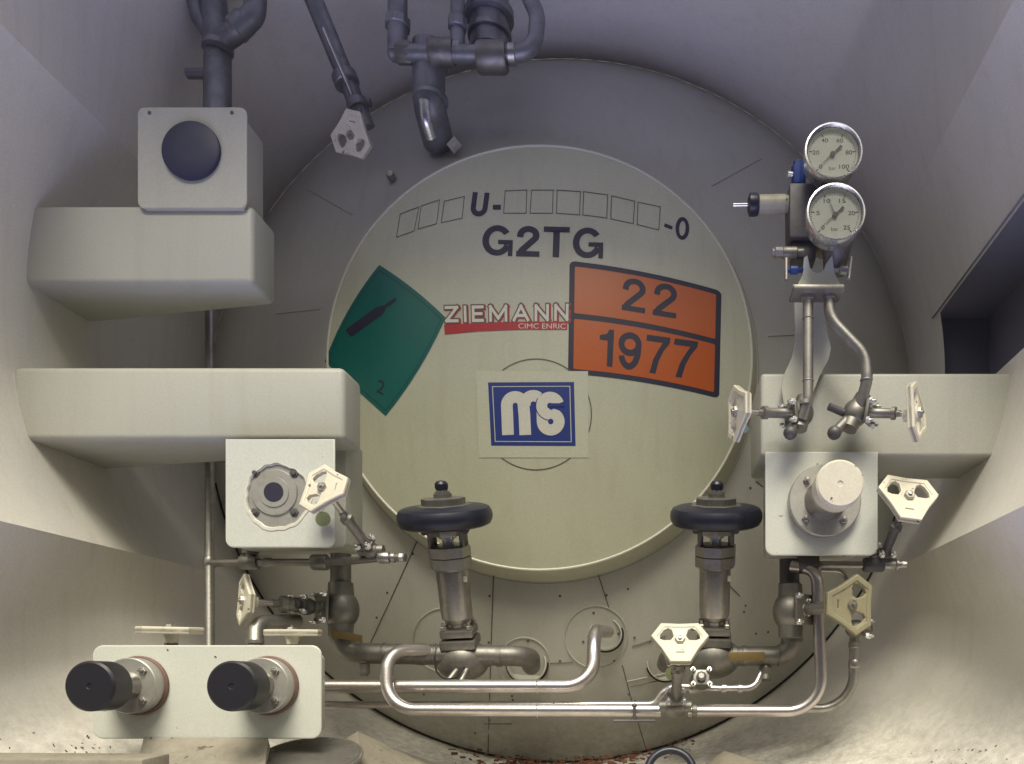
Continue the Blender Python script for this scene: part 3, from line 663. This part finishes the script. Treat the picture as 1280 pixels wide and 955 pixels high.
# ---------------------------------------------------------------- two big valves with black diaphragm heads
def big_valve(label, top, bot, side):
    pt = P(*top); pb = P(*bot); a = (pt-pb); Ln = a.length; a.normalize(); k = Ln/.36
    r = empty('control_valve', label, 'valve', pb, 'black-headed control valves')
    def la(name, prof, m, seg=36, rot=0, parent=r): return MB().lathe([(q*k, h*Ln) for q, h in prof], pb, a, seg, rot=rot).build(name, m, parent)
    MB().ball(pb-a*.02, .047*k, (1, 0, 0), 1.25).build('body', 'cast', r)
    Fm = frame(a)@Matrix.Rotation(side, 3, 'Z')
    MB().box(pb+a*.065*Ln, (.075*k, .072*k, .02*k), Fm, .004).box(pb+a*.13*Ln, (.070*k, .066*k, .017*k), Fm, .004).build('clamp_flange', 'cast', r)
    for sx in (-1, 1):
        for sy in (-1, 1): bolt(r, pb+a*.155*Ln+Fm@Vector((sx*.027*k, sy*.026*k, 0)), a, .0075, 'steel', .012)
    la('bonnet_tube', [(.021, .14), (.021, .18), (.032, .215), (.033, .25), (.033, .49), (.032, .50)], 'steel')
    la('union_nut', [(.036, .50), (.044, .515), (.044, .572), (.040, .575), (.044, .578), (.044, .635), (.040, .64)], 'steel', 8, .2)
    for e in (-1, 1):
        for f in (-.35, .35):
            MB().tube([pb+a*.63*Ln+Fm@Vector((e*.032*k, f*.05, 0)), pb+a*.72*Ln+Fm@Vector((e*.032*k, f*.05, 0))], .006*k, 0, 10).build('yoke_post', 'cast', r)
    la('stem', [(.012, .63), (.012, .68), (.018, .68), (.018, .71), (.010, .71), (.010, .79)], 'chrome', 16)
    la('lower_head_flange', [(.040, .700), (.041, .706), (.041, .742), (.038, .75)], 'cast', 8)
    la('diaphragm_head', [(.055, .745), (.082, .746), (.090, .757), (.0945, .780), (.0955, .803), (.0945, .826), (.090, .848), (.082, .858), (.066, .863), (.048, .868)], 'blackblue', 64)
    la('top_flange', [(.058, .862), (.054, .868), (.044, .870), (.044, .905), (.030, .907), (.018, .910), (.018, .93)], 'cast', 8, .3)
    la('tip_nut', [(.0165, .925), (.0165, .942), (.012, .945), (.012, .955)], 'steel', 6)
    la('tip_knob', [(.0115, .95), (.0135, .965), (.013, .985), (.009, .998), (0, 1.003)], 'blackblue', 20)
    MB().box(pb+a*.45*Ln+Fm@Vector((.029*k, -.018*k, 0)), (.010, .004, .014), Fm, .001).build('label_plate', 'lightfilm', r)
    for e in (-1, 1):
        MB().lathe([(.007, -.008), (.007, .008)], pb+a*.725*Ln+Fm@Vector((e*.042*k, -.018, 0)), Fm@Vector((0, -1, 0)), 6).build('head_bolt', 'darkcast', r)
    return r
big_valve('left control valve with black diaphragm head on a slanting steel column', (551, 601, 1.80), (577, 815, 1.93), .15)
big_valve('right control valve with black diaphragm head beside the right plate', (896, 601, 1.80), (892, 812, 1.93), -.05)

# ---------------------------------------------------------------- pipes
def pipe(name, label, pts, rpx, m='steel', bend=.05, welds=(), cat='pipe', group=None, seg=22, collars=()):
    d0 = pts[0][2]; q = [P(*p) for p in pts]; r = rpx*d0/F
    root = empty(name, label, cat, q[0], group)
    MB().tube(q, r, bend, seg).build('tube', m, root)
    for w in welds:
        c = P(*w[:3]); ax = Vector(w[3]); MB().torus(c, r, .0016, ax, 26, 6).build('weld_ring', 'chrome' if m == 'bright' else m, root)
    for w in collars:
        c = P(*w[:3]); MB().lathe([(w[4]*.9, -w[5]), (w[4], -w[5]*.8), (w[4], w[5]*.8), (w[4]*.9, w[5])], c, w[3], w[6] if len(w) > 6 else 28).build('collar', w[7] if len(w) > 7 else m, root)
    return root
X_ = (1, 0, 0); Z_ = (0, 0, 1)
pipe('elbow_pipe', 'thick steel pipe from the left riser through the left control valve into the tank', [(426, 770, 1.90), (426, 816, 1.90), (520, 818, 1.91), (662, 820, 1.93), (664, 832, 2.12)], 13, 'cast', .05,
     [(455, 817, 1.905, X_), (480, 817, 1.905, X_), (545, 818, 1.915, X_), (612, 820, 1.925, X_)], collars=[(527, 818, 1.91, X_, .026, .012), (624, 820, 1.925, X_, .026, .008)])
pipe('riser_pipe', 'thick upright steel riser below the torn flange plate', [(426, 640, 1.86), (426, 745, 1.89)], 12.5, 'cast', 0, collars=[(426, 735, 1.89, Z_, .026, .006), (426, 794, 1.895, Z_, .028, .004)])
pipe('drain_stub', 'short capped stub under the thick left pipe', [(455, 820, 1.905), (455, 842, 1.905)], 7, 'cast', 0, collars=[(455, 826, 1.905, Z_, .018, .006), (455, 842, 1.905, Z_, .011, .006, 8)])
pipe('transfer_pipe', 'long bright tube from the bottom left plate bending up into the tank centre', [(390, 858, 1.84), (742, 858, 1.86), (742, 788, 1.90), (760, 790, 2.12)], 8.8, 'bright', .085,
     [(672, 858, 1.855, X_), (742, 812, 1.89, Z_)])
pipe('thin_pipe', 'thin bright tube running behind the lower tubes to the lower right valve', [(392, 881, 1.88), (818, 881, 1.88), (828, 866, 1.88), (842, 858, 1.88), (900, 861, 1.88), (943, 860, 1.88), (955, 832, 1.90)], 4.6, 'bright', .03,
     [(693, 881, 1.88, X_)], collars=[(868, 860, 1.88, X_, .013, .012), (905, 861, 1.88, X_, .012, .006), (925, 861, 1.88, X_, .012, .006)])
pipe('bent_pipe', 'bright tube leaving the thick left pipe, turning down and running right', [(535, 813, 1.90), (484, 812, 1.83), (483, 887, 1.80), (826, 888, 1.80)], 7.6, 'bright', .07,
     [(483, 848, 1.82, Z_), (672, 888, 1.80, X_)], collars=[(484, 847, 1.82, Z_, .0165, .004)])
pipe('bent_pipe', 'bright tube from the lower right valve bending up to the right riser', [(860, 889, 1.80), (1028, 889, 1.79), (1021, 712, 1.77), (990, 708, 1.80)], 7.4, 'bright', .075,
     collars=[(868, 889, 1.80, X_, .017, .006, 28, 'cast')])
pipe('thin_pipe', 'tube behind the right bent tube rising to the pentagonal wheel valve', [(880, 886, 1.86), (1066, 886, 1.85), (1068, 790, 1.84)], 6, 'steel', .08,
     collars=[(1068, 830, 1.845, Z_, .014, .010), (1068, 806, 1.842, Z_, .0135, .008)])
pipe('riser_pipe', 'thick upright steel riser below the white capped plate', [(986, 640, 1.84), (987, 745, 1.86)], 12.5, 'darkcast', 0, collars=[(987, 733, 1.86, Z_, .026, .008)])
pipe('elbow_pipe', 'thick steel pipe from the right riser through the right control valve into the tank', [(990, 770, 1.87), (991, 820, 1.88), (930, 820, 1.91), (836, 822, 1.94), (832, 830, 2.12)], 12.5, 'cast', .045,
     [(973, 820, 1.885, X_)], collars=[(918, 820, 1.915, X_, .026, .006), (930, 820, 1.91, X_, .025, .005), (990, 800, 1.875, Z_, .026, .006)])
pipe('gauge_line', 'thin upright tube on the far left behind the boxes', [(262, 385, 2.00), (262, 700, 1.90), (262, 812, 1.86)], 5.4, 'steel', 0, collars=[(262, 703, 1.90, Z_, .014, .012)])
pipe('branch_pipe', 'horizontal branch with fittings under the torn flange plate ending in a hose nozzle', [(266, 704, 1.86), (330, 703, 1.84), (400, 703, 1.80), (440, 701, 1.76), (480, 697, 1.74), (507, 697, 1.73)], 4.6, 'cast', .02,
     collars=[(312, 703, 1.845, X_, .017, .020), (335, 703, 1.84, X_, .011, .010, 8), (400, 703, 1.80, X_, .018, .018), (480, 697, 1.74, X_, .013, .012, 28, 'steel'), (492, 697, 1.735, X_, .011, .004, 28, 'steel'), (502, 697, 1.73, X_, .0095, .005, 6, 'steel')])
pipe('tee_stub', 'short threaded stub joining the torn flange plate to its branch pipe', [(313, 684, 1.845), (313, 704, 1.845)], 6.5, 'cast', 0, collars=[(313, 689, 1.845, Z_, .018, .007)])
pipe('branch_pipe', 'horizontal branch under the white capped plate ending in a hose nozzle', [(990, 706, 1.80), (1040, 706, 1.78), (1095, 706, 1.74), (1133, 706, 1.73)], 4.4, 'steel', 0,
     collars=[(1010, 704, 1.79, X_, .024, .022, 28, 'darkcast'), (1092, 706, 1.74, X_, .016, .022, 28, 'darkcast'), (1112, 706, 1.735, X_, .0105, .012), (1121, 706, 1.735, X_, .012, .003), (1130, 706, 1.73, X_, .008, .006, 6)])
pipe('thin_pipe', 'thin arching tube above the pentagonal wheel', [(1026, 712, 1.80), (1056, 713, 1.80), (1064, 740, 1.80)], 3.6, 'steel', .03)
pipe('elbow_fitting', 'shiny steel elbow above the bottom left plate', [(319, 815, 1.72), (320, 778, 1.74), (372, 776, 1.84)], 9.5, 'steel', .035, collars=[(319, 802, 1.72, Z_, .018, .004)])
pipe('drain_pipe', 'small branch dropping from the right pipe to the bolted globe fitting', [(957, 822, 1.905), (957, 850, 1.89)], 7, 'cast', .0, collars=[(957, 838, 1.895, Z_, .016, .007)])
# small four-bolt globe fitting
def globe(label, x, y, d, ax=(0, -1, .35), r=.022, m='cast'):
    p = P(x, y, d); a = Vector(ax).normalized(); Fm = frame(a); g = empty('globe_fitting', label, 'fitting', p)
    MB().ball(p, r, X_, 1.2).build('body', m, g)
    MB().box(p+a*r, (r*1.7, r*1.7, .008), Fm, .002).lathe([(r*.55, r), (r*.55, r+.012), (r*.3, r+.016)], p, a, 8).build('cover', m, g)
    for sx in (-1, 1):
        for sy in (-1, 1): bolt(g, p+a*(r+.003)+Fm@Vector((sx*r*.85, sy*r*.8, 0)), a, .0065, 'chrome', .010)
    return g
globe('small globe fitting with four bright bolts under the right control valve', 876, 851, 1.86)
gf = globe('small fitting with bolts facing right, below the pentagonal wheel', 1070, 786, 1.83, (1, -.35, 0), .021)
globe('dark bolted check fitting on the left riser behind the narrow cream wheel', 383, 758, 1.83, (-.3, -1, .1), .020, 'darkcast')
globe('dark bolted fitting beside the right riser behind the right bent tube', 1008, 762, 1.80, (.5, -1, .1), .018, 'darkcast')
# brass name labels on the thick pipes
lb = MB().hexa([P(911, 826, 1.86), P(956, 826, 1.86), P(956, 826, 1.863), P(911, 826, 1.863), P(911, 815, 1.86), P(956, 815, 1.86), P(956, 815, 1.863), P(911, 815, 1.863)], .0006)
single(lb, 'pipe_label', 'brass', 'brown rectangular label on the thick right pipe', 'label')
lb = MB().hexa([P(414, 796, 1.85), P(453, 804, 1.85), P(453, 804, 1.853), P(414, 796, 1.853), P(414, 786, 1.85), P(453, 794, 1.85), P(453, 794, 1.853), P(414, 786, 1.853)], .0006)
single(lb, 'pipe_label', 'brass', 'brown tilted label below the left riser body', 'label')
# T handle under the lower tube
th = empty('drain_cock', 'small dark T-handle cock hanging below the lower bright tubes', 'cock', P(793, 890, 1.78))
MB().tube([P(767, 901, 1.77), P(819, 901, 1.77)], .0036, 0, 10).build('handle', 'darkcast', th)
MB().tube([P(793, 882, 1.77), P(793, 900, 1.77)], .0035, 0, 10).ball(P(793, 882, 1.77), .006).tube([P(786, 901, 1.77), P(793, 893, 1.77), P(800, 901, 1.77)], .0022, 0, 8).build('stem', 'darkcast', th)
# wire loop and struts under the left control valve
single(MB().tube([P(546, 806, 1.87), P(543, 820, 1.86), P(545, 840, 1.86), P(556, 850, 1.86), P(572, 846, 1.87), P(580, 834, 1.88)], .0022, .03, 8), 'wire_loop', 'black', 'black wire loop hanging from the thick left pipe', 'wire')
single(MB().tube([P(574, 834, 1.90), P(560, 852, 1.88)], .008, 0, 12).tube([P(584, 836, 1.90), P(576, 852, 1.88)], .008, 0, 12), 'drain_pipe', 'cast', 'pair of slanted stubs under the left control valve body', 'stub')
# round tags
def tagdisc(label, x, y, d, r, m, wire=True):
    p = P(x, y, d); g = empty('round_tag', label, 'tag', p)
    MB().lathe([(r, 0), (r, .002)], p, axis, 36).build('disc', m, g)
    if wire: MB().tube([P(x-9, y-22, d), P(x-5, y-8, d-.003), P(x+1, y-12, d-.003), P(x+2, y-22, d)], .0009, .004, 6).build('wire', 'steel', g)
tagdisc('olive green round tag wired below the wheel in front of the torn plate', 404, 649, 1.655, .0155, 'tag')
tagdisc('pale olive round tag hanging behind the bright cream lower wheel', 840, 842, 1.76, .015, 'tag')
tagdisc('small teal round dot on the dome edge beside the left gauge valve', 930, 536, 1.70, .0095, 'tealtag', False)

# ---------------------------------------------------------------- gauges and their manifold
def gauge(label, x, y, d, nums, needles, n=(0.0, -1, .02), start=225, sweep=270, R=.0575):
    p = P(x, y, d); n = Vector(n).normalized(); Fm = frame(n); g = empty('pressure_gauge', label, 'gauge', p, 'round pressure gauges')
    MB().lathe([(R*.80, -.040), (R*.92, -.034), (R*.96, -.010), (R, -.008), (R, .004), (R*.985, .009), (R*.93, .010), (R*.865, .003), (R*.86, -.002), (R*.86, -.006)], p, n, 64).build('case', 'chrome', g, 50)
    MB().lathe([(R*.865, -.012), (R*.865, -.0045), (0, -.0045)], p, n, 64).build('dial', 'dial', g)
    T = lambda u, v, h: p+Fm@Vector((u, v, h))
    mb = MB()
    N = 50
    for k in range(N+1):
        a = math.radians(start-sweep*k/N); r0 = R*(.70 if k % 10 == 0 else .76 if k % 5 == 0 else .785); w = .0006 if k % 10 else .0011
        e = Vector((math.cos(a), math.sin(a))); t = Vector((-e.y, e.x))
        q = [e*r0-t*w, e*R*.82-t*w, e*R*.82+t*w, e*r0+t*w]; mb.flat(([(*c, 0) for c in q], [(0, 1, 2, 3)]), lambda u, v, z: T(u, v, -.0040))
    mb.build('scale_marks', 'ink', g, fix=False)
    for k, s in enumerate(nums):
        a = math.radians(start-sweep*k/(len(nums)-1)); c = Vector((math.cos(a), math.sin(a)))*R*.575; w = .0033*len(s); h = .0042
        MB().flat(quad(text(s, .01), [(c.x-w, c.y-h), (c.x+w, c.y-h), (c.x+w, c.y+h), (c.x-w, c.y+h)]), lambda u, v, z: T(u, v, -.0040)).build('numeral', 'ink', g, fix=False)
    MB().flat(quad(text('bar', 0), [(-.007, -.030), (.007, -.030), (.007, -.023), (-.007, -.023)]), lambda u, v, z: T(u, v, -.0040)).build('unit_word', 'inkgrey', g, fix=False)
    for (a, l, w, tail, mm) in needles:
        a = math.radians(a); e = Vector((math.cos(a), math.sin(a))); t = Vector((-e.y, e.x))
        q = [e*R*l, t*w-e*R*tail*.2, t*w*2.6-e*R*tail, -t*w*2.6-e*R*tail, -t*w-e*R*tail*.2]
        MB().flat(shape([[tuple(c) for c in q]], .0004), lambda u, v, z: T(u, v, -.0010+z)).build('needle', mm, g)
    MB().lathe([(.005, -.0045), (.005, .001), (0, .0015)], p, n, 20).build('needle_hub', 'ink', g)
    MB().lathe([(R*.86, .0032), (R*.86, .0044), (0, .0044)], p, n, 48).build('glass', 'glass', g)
    return g
gauge('upper round pressure gauge, scale to 100, needle at zero', 1041, 192, 1.58, ['0', '20', '40', '60', '80', '100'], [(223, .72, .0011, .42, 'ink')])
gauge('lower round pressure gauge, scale to 25, with a second pointer', 1044, 268, 1.56, ['0', '5', '10', '15', '20', '25'], [(222, .74, .0011, .40, 'ink'), (112, .62, .0012, .05, 'ink')])
mf = empty('gauge_manifold', 'steel gauge manifold block behind the two pressure gauges', 'manifold', P(1020, 350, 1.66))
def pb_(x0, x1, y0, y1, d0, d1, m, name, bev=.004, parent=mf):
    a = P(x0, y1, d0); b = P(x1, y0, d0)
    return MB().hexa([Vector(q) for q in ((a.x, d0, a.z), (b.x, d0, a.z), (b.x, d1, a.z), (a.x, d1, a.z), (a.x, d0, b.z), (b.x, d0, b.z), (b.x, d1, b.z), (a.x, d1, b.z))], bev).build(name, m, parent)
pb_(987, 1040, 228, 296, 1.645, 1.71, 'darkcast', 'block')
pb_(990, 1020, 296, 325, 1.66, 1.70, 'darkcast', 'lower_block')
MB().lathe([(.045, 0), (.047, .05), (.03, .09), (.03, .11)], P(1043, 270, 1.615), (0, 1, 0), 32).build('gauge_neck', 'cast', mf)
MB().lathe([(.040, 0), (.042, .02), (.028, .06), (.02, .10)], P(1040, 194, 1.635), (0, 1, 0), 32).build('gauge_neck', 'cast', mf)
MB().tube([P(1036, 200, 1.72), P(1022, 250, 1.70)], .014, 0, 16).build('link_tube', 'cast', mf)
MB().lathe([(.013, 0), (.015, .004), (.015, .040), (.011, .042), (.011, .05)], P(998, 233, 1.66), Z_, 8).build('blue_nut', 'bluefit', mf)
MB().lathe([(.007, 0), (.007, .01), (.0, .011)], P(990, 219, 1.655), (-1, -.2, 0), 12).build('bleed_screw', 'chrome', mf)
mb = MB().tube([P(1047, 300, 1.64), P(1042, 345, 1.66)], .033, 0, 28, r2=.020); mb.build('gauge_stem', 'cast', mf)
sv = empty('safety_valve', 'side fitting with yellowed wrap and thin pin pointing left from the manifold', 'fitting', P(985, 256, 1.67))
pL = P(986, 255, 1.67)
MB().lathe([(.017, 0), (.017, .006), (.0185, .008), (.0185, .062), (.016, .064)], pL, (-1, 0, -.02), 28).build('wrapped_barrel', 'yell', sv)
MB().lathe([(.020, .064), (.022, .068), (.022, .082), (.012, .086)], pL, (-1, 0, -.02), 24).build('collar', 'blackblue', sv)
MB().lathe([(.0035, .084), (.0035, .116), (0, .117)], pL, (-1, 0, -.02), 10).build('pin', 'chrome', sv)
fi = empty('side_plug', 'small hexagon plug pointing left below the safety fitting', 'plug', P(1000, 317, 1.66))
pL = P(1004, 316, 1.66)
MB().lathe([(.009, 0), (.009, .012), (.012, .014), (.012, .040), (.010, .043)], pL, (-1, 0, 0), 16).build('barrel', 'cast', fi)
MB().lathe([(.011, .043), (.011, .058), (.008, .060), (.008, .064)], pL, (-1, 0, 0), 6).build('hex_head', 'steel', fi)
# white manifold bracket with circular cut and foot
s1 = 1.625/F
pts = [(997, 357), (1004, 344), (1006, 322), (1009, 320)]+[(1022+10.5*math.cos(math.radians(a)), 331-10.5*math.sin(math.radians(a))) for a in range(180, 361, 15)]+[(1040, 320), (1043, 342), (1050, 355), (1055, 356), (1055, 361), (992, 361), (992, 356)]
br = empty('manifold_bracket', 'pale scalloped bracket with long curved back plate below the gauges', 'bracket', P(1022, 360, 1.63))
MB().flat(shape([[((x-VX)*s1, CZ-(y-VY)*s1) for x, y in pts]], .004, .001), lambda x, y, z: Vector((x, 1.63+z, y))).build('saddle', 'plate', br)
pb_(992, 1056, 355, 361, 1.60, 1.66, 'cast', 'foot', .002, br)
s2 = 1.70/F
pts = [(993, 360), (994, 400), (995, 425), (990, 448), (980, 470), (977, 486), (980, 505), (992, 512), (1010, 505), (1024, 470), (1035, 450), (1038, 436), (1034, 420), (1030, 400), (1029, 360)]
MB().flat(shape([[((x-VX)*s2, CZ-(y-VY)*s2) for x, y in pts]], .003, .001), lambda x, y, z: Vector((x, 1.70+z, y))).build('back_plate', 'box', br)
def tee(label, x, y0, y1, xin, yv, d):
    g = empty('bar_handle', label, 'handle', P(x, yv, d), 'bar handles beside the gauges')
    MB().tube([P(x, y0, d), P(x-3 if x > 1000 else x, y1, d)], .0042, 0, 12).build('bar', 'steel', g)
    MB().tube([P(x, yv, d), P(xin, yv, d+.01)], .005, 0, 12).lathe([(.0085, 0), (.0085, .014), (.006, .016)], P(x+(5 if xin > x else -5), yv, d), (1 if xin > x else -1, 0, 0), 8).build('spindle', 'bluefit' if x < 1000 else 'steel', g)
tee('bar handle with blue spindle left of the pale gauge bracket', 983, 323, 350, 1004, 338, 1.62)
tee('bar handle right of the pale gauge bracket', 1064, 322, 349, 1042, 338, 1.62)
pipe('gauge_tube', 'straight steel tube from the gauge bracket down to the left gauge valve', [(1010, 360, 1.63), (1010, 500, 1.63), (1002, 524, 1.64)], 6.6, 'steel', .04,
     [(1010, 398, 1.63, Z_), (1010, 476, 1.63, Z_)], collars=[(1010, 368, 1.63, Z_, .0145, .012, 8), (1010, 382, 1.63, Z_, .008, .02), (1007, 503, 1.63, Z_, .0125, .004)])
pipe('gauge_tube', 'S-bent steel tube from the gauge bracket to the right gauge valve', [(1036, 360, 1.63), (1037, 398, 1.63), (1082, 445, 1.63), (1084, 475, 1.63), (1072, 520, 1.65)], 7.2, 'steel', .06,
     [(1083, 475, 1.63, Z_)], collars=[(1037, 367, 1.63, Z_, .0145, .012, 8)])
def ballend(label, x, y, x2, y2, d, stub=None):
    g = empty('ball_plug', label, 'plug', P(x2, y2, d))
    MB().tube([P(x, y, d), P(x2, y2, d-.02)], .011, 0, 16).build('neck', 'cast', g)
    MB().ball(P(x2, y2, d-.02), .0145).build('ball', 'darkcast', g)
    if stub: MB().tube([P(*stub[:2], d-.01), P(x, y, d)], .008, 0, 12).build('stub', 'darkcast', g)
ballend('round dark plug under the left gauge valve', 998, 522, 988, 541, 1.66)
ballend('round dark plug under the right gauge valve', 1064, 520, 1043, 541, 1.66, (1036, 508))

# ---------------------------------------------------------------- dark pipes along the top
pipe('vent_pipe', 'dark upright pipe with branch rising behind the upper left plate', [(272, 150, 1.98), (272, 45, 2.02), (262, -40, 2.04)], 16, 'shade', .03,
     collars=[(272, 60, 2.0, Z_, .036, .008)])
pipe('vent_pipe', 'dark elbow curling right off the upper left upright pipe', [(272, 55, 2.0), (296, 38, 1.98), (318, 18, 1.98), (322, -40, 1.98)], 13, 'shade', .04, collars=[(300, 32, 1.98, (1, 0, 1), .030, .02)])
pipe('vent_pipe', 'dark elbow rising left off the upper left upright pipe', [(270, 55, 2.02), (248, 22, 2.02), (236, -30, 2.02)], 9, 'shade', .04)
single(MB().tube([P(234, 92, 2.0), P(262, 92, 2.0)], .012, 0, 14), 'pipe_stub', 'shade', 'short dark stub on the left of the upper left upright pipe', 'stub')
pipe('vent_pipe', 'long slanting dark pipe leading down to the top cream wheel', [(376, -40, 1.98), (458, 160, 2.10)], 11.5, 'shade', 0, collars=[(432, 100, 2.06, (.4, 0, -1), .032, .014), (447, 132, 2.08, (.4, 0, -1), .027, .01)])
single(MB().tube([P(404, 34, 1.94), P(440, 118, 2.03)], .006, 0, 12), 'thin_rod', 'steel', 'thin bright rod along the slanting dark pipe', 'rod')
pipe('vent_pipe', 'thick dark pipe dropping behind the dome top with a bright streak', [(536, 55, 2.02), (536, 130, 2.04), (548, 178, 2.14)], 20, 'shade', .05, collars=[(536, 75, 2.03, Z_, .047, .010), (538, 125, 2.04, Z_, .044, .006)])
pipe('vent_pipe', 'dark pipe loop across the top centre with elbow at its right end', [(490, 66, 2.0), (600, 68, 1.98), (668, 66, 1.98), (672, 20, 1.98), (650, -30, 1.98)], 10, 'shade', .07,
     collars=[(505, 66, 2.0, X_, .026, .02, 8, 'cast'), (552, 66, 1.99, X_, .031, .03, 28, 'cast'), (572, 66, 1.99, X_, .024, .01, 8, 'steel'), (615, 72, 1.98, X_, .036, .036, 28, 'cast'), (640, 68, 1.98, X_, .024, .01, 28, 'steel')])
pipe('vent_pipe', 'upright dark pipe at the top left end of the loop', [(497, 70, 2.0), (497, -40, 2.02)], 12, 'shade', 0, collars=[(497, 30, 2.01, Z_, .032, .012, 8)])
pipe('vent_pipe', 'wide dark upright pipe in the middle of the top loop', [(612, 66, 2.06), (612, -50, 2.06)], 24, 'shade', 0, collars=[(612, 20, 2.06, Z_, .062, .012), (612, 45, 2.06, Z_, .056, .008)])
pipe('vent_pipe', 'slim dark upright pipe left of the wide one', [(572, 64, 1.99), (572, -40, 2.0)], 9, 'shade', 0, collars=[(572, 30, 1.99, Z_, .024, .014, 8)])
single(MB().lathe([(.02, 0), (.02, .01), (.008, .014), (.008, .02)], P(568, 182, 2.12), (.2, -1, -.5), 4), 'clip', 'lightfilm', 'small pale clip on the cladding above the dome', 'clip')
single(MB().lathe([(.011, -.01), (.011, .02), (.008, .026), (0, .027)], on_head(491, 224), axis, 16), 'stud', 'steel', 'small round stud on the cladding at the upper left of the dome', 'stud')
single(MB().torus(on_head(951, 587, .01), .013, .0025, (.5, -1, 0), 24, 8), 'lifting_ring', 'steel', 'small steel ring on the cladding beside the right plate', 'ring')

single(MB().tube([P(530, 126, 1.985), P(532, 150, 1.995), P(539, 172, 2.03)], .013, .03, 14), 'pale_streak', 'chrome', 'pale metal streak on the thick dark pipe above the dome', 'pipe patch')  # paler metal strip laid along the dark pipe
# ---------------------------------------------------------------- bottom odds and ends
ld = empty('round_cover', 'worn steel round cover lying at the bottom edge beside the double outlet plate', 'cover', P(380, 955, 1.58))
MB().lathe([(.095, -.02), (.097, -.004), (.093, 0), (.05, .003), (0, .004)], P(388, 944, 1.62), (.05, -.33, 1), 56).build('disc', 'cast', ld)
MB().torus(P(388, 944, 1.62)-Vector((0, 0, .004)), .097, .004, (.05, -.33, 1), 56, 8).build('rim', 'steel', ld)
for a in (30, 75, 120, 165, 210, 255, 300, 345):
    R3 = frame((.05, -.33, 1)); MB().lathe([(.004, 0), (.004, .003), (0, .004)], P(388, 944, 1.62)+R3@Vector((.08*math.cos(math.radians(a)), .08*math.sin(math.radians(a)), 0)), (.05, -.33, 1), 8).build('rivet', 'steel', ld)
hr = empty('hose_ring', 'dark rubber ring standing at the bottom edge right of centre', 'ring', P(838, 960, 1.72))
MB().torus(P(838, 966, 1.72), .050, .0085, (0, -1, .35), 56, 14).build('ring', 'blackblue', hr)
MB().tube([P(856, 938, 1.80), P(866, 958, 1.74)], .006, 0, 12).lathe([(.012, -.004), (.012, .004)], P(857, 940, 1.79), (.3, 0, -1), 8).build('stay', 'cast', hr)
def ridge(label, pts_top, pts_low, d):
    mb = MB(); n = len(pts_top)
    A = [mb.bm.verts.new(P(*p)) for p in pts_top]; B = [mb.bm.verts.new(P(*p)) for p in pts_low]; C = [mb.bm.verts.new(P(p[0], p[1]+14, p[2]+.22)) for p in pts_top]
    for i in range(n-1): mb.bm.faces.new((A[i], A[i+1], B[i+1], B[i])); mb.bm.faces.new((A[i], A[i+1], C[i+1], C[i]))
    r = bmesh.ops.bisect_edges if False else None
    return single(mb, 'gusset', 'grime', label, 'gusset')
ridge('bent dirty pale gusset at the bottom beside the round cover', [(398, 950, 1.75), (418, 932, 1.76), (447, 914, 1.80), (490, 934, 1.86), (560, 960, 1.95)], [(398, 985, 1.62), (425, 985, 1.62), (455, 985, 1.62), (500, 985, 1.66), (570, 985, 1.75)], 1.7)
ridge('bent dirty pale gusset at the bottom right of the rubber ring', [(872, 962, 1.86), (905, 938, 1.84), (935, 948, 1.80), (975, 962, 1.76)], [(872, 985, 1.72), (905, 985, 1.68), (935, 985, 1.66), (975, 985, 1.64)], 1.7)
mb = MB(); rg = random.Random(5)
for k in range(420):
    x = rg.gauss(715, 70); 
    if not 560 < x < 880: continue
    y = 953-abs(rg.gauss(0, 6)); d = rg.uniform(2.05, 2.42); r_ = rg.uniform(.003, .009)
    p = P(x, y, d); zz = AZ-math.sqrt(max(.01, RB**2-(p.x-AX)**2)); p.z = zz+rg.uniform(.0, .022)
    mb.box(p, (r_*2, r_*rg.uniform(.6, 1.6), r_*.4), Matrix.Rotation(rg.uniform(0, 3.1), 3, 'Z')@Matrix.Rotation(rg.uniform(-.9, .9), 3, 'X'))
single(mb, 'rust_flakes', 'rust', 'reddish brown rust flakes and leaves lying along the bottom of the tank end', 'debris', kind='stuff')
mb = MB()
for cx, cy, s, n in ((1255, 1, 1, 1),): pass
for k in range(80):
    side = rg.random() < .5; x = rg.gauss(1195, 32) if side else rg.gauss(95, 38); y = rg.gauss(945, 9) if side else rg.gauss(935, 10)
    # drop on the flared bottom panel: march along the ray
    lo = 1.35; ok = False
    while lo < 2.4:
        p = P(x, y, lo); a = math.atan2(p.z-AZ, p.x-AX); t = (YB-lo)/(YB-YF); rr = RB+(front_r(a)-RB)*t
        if math.hypot(p.x-AX, p.z-AZ) > rr: break
        lo += .01
    lo = lo
    if lo > 1.36:
        mb.box(P(x, y, lo-.004), (rg.uniform(.0012, .006), rg.uniform(.001, .003), .001), Matrix.Rotation(rg.uniform(0, 3), 3, 'Y'))
if len(mb.bm.verts): single(mb, 'dirt_crumbs', 'gap', 'dark crumbs of dirt caught in the lower corners of the skirt', 'dirt', kind='stuff')
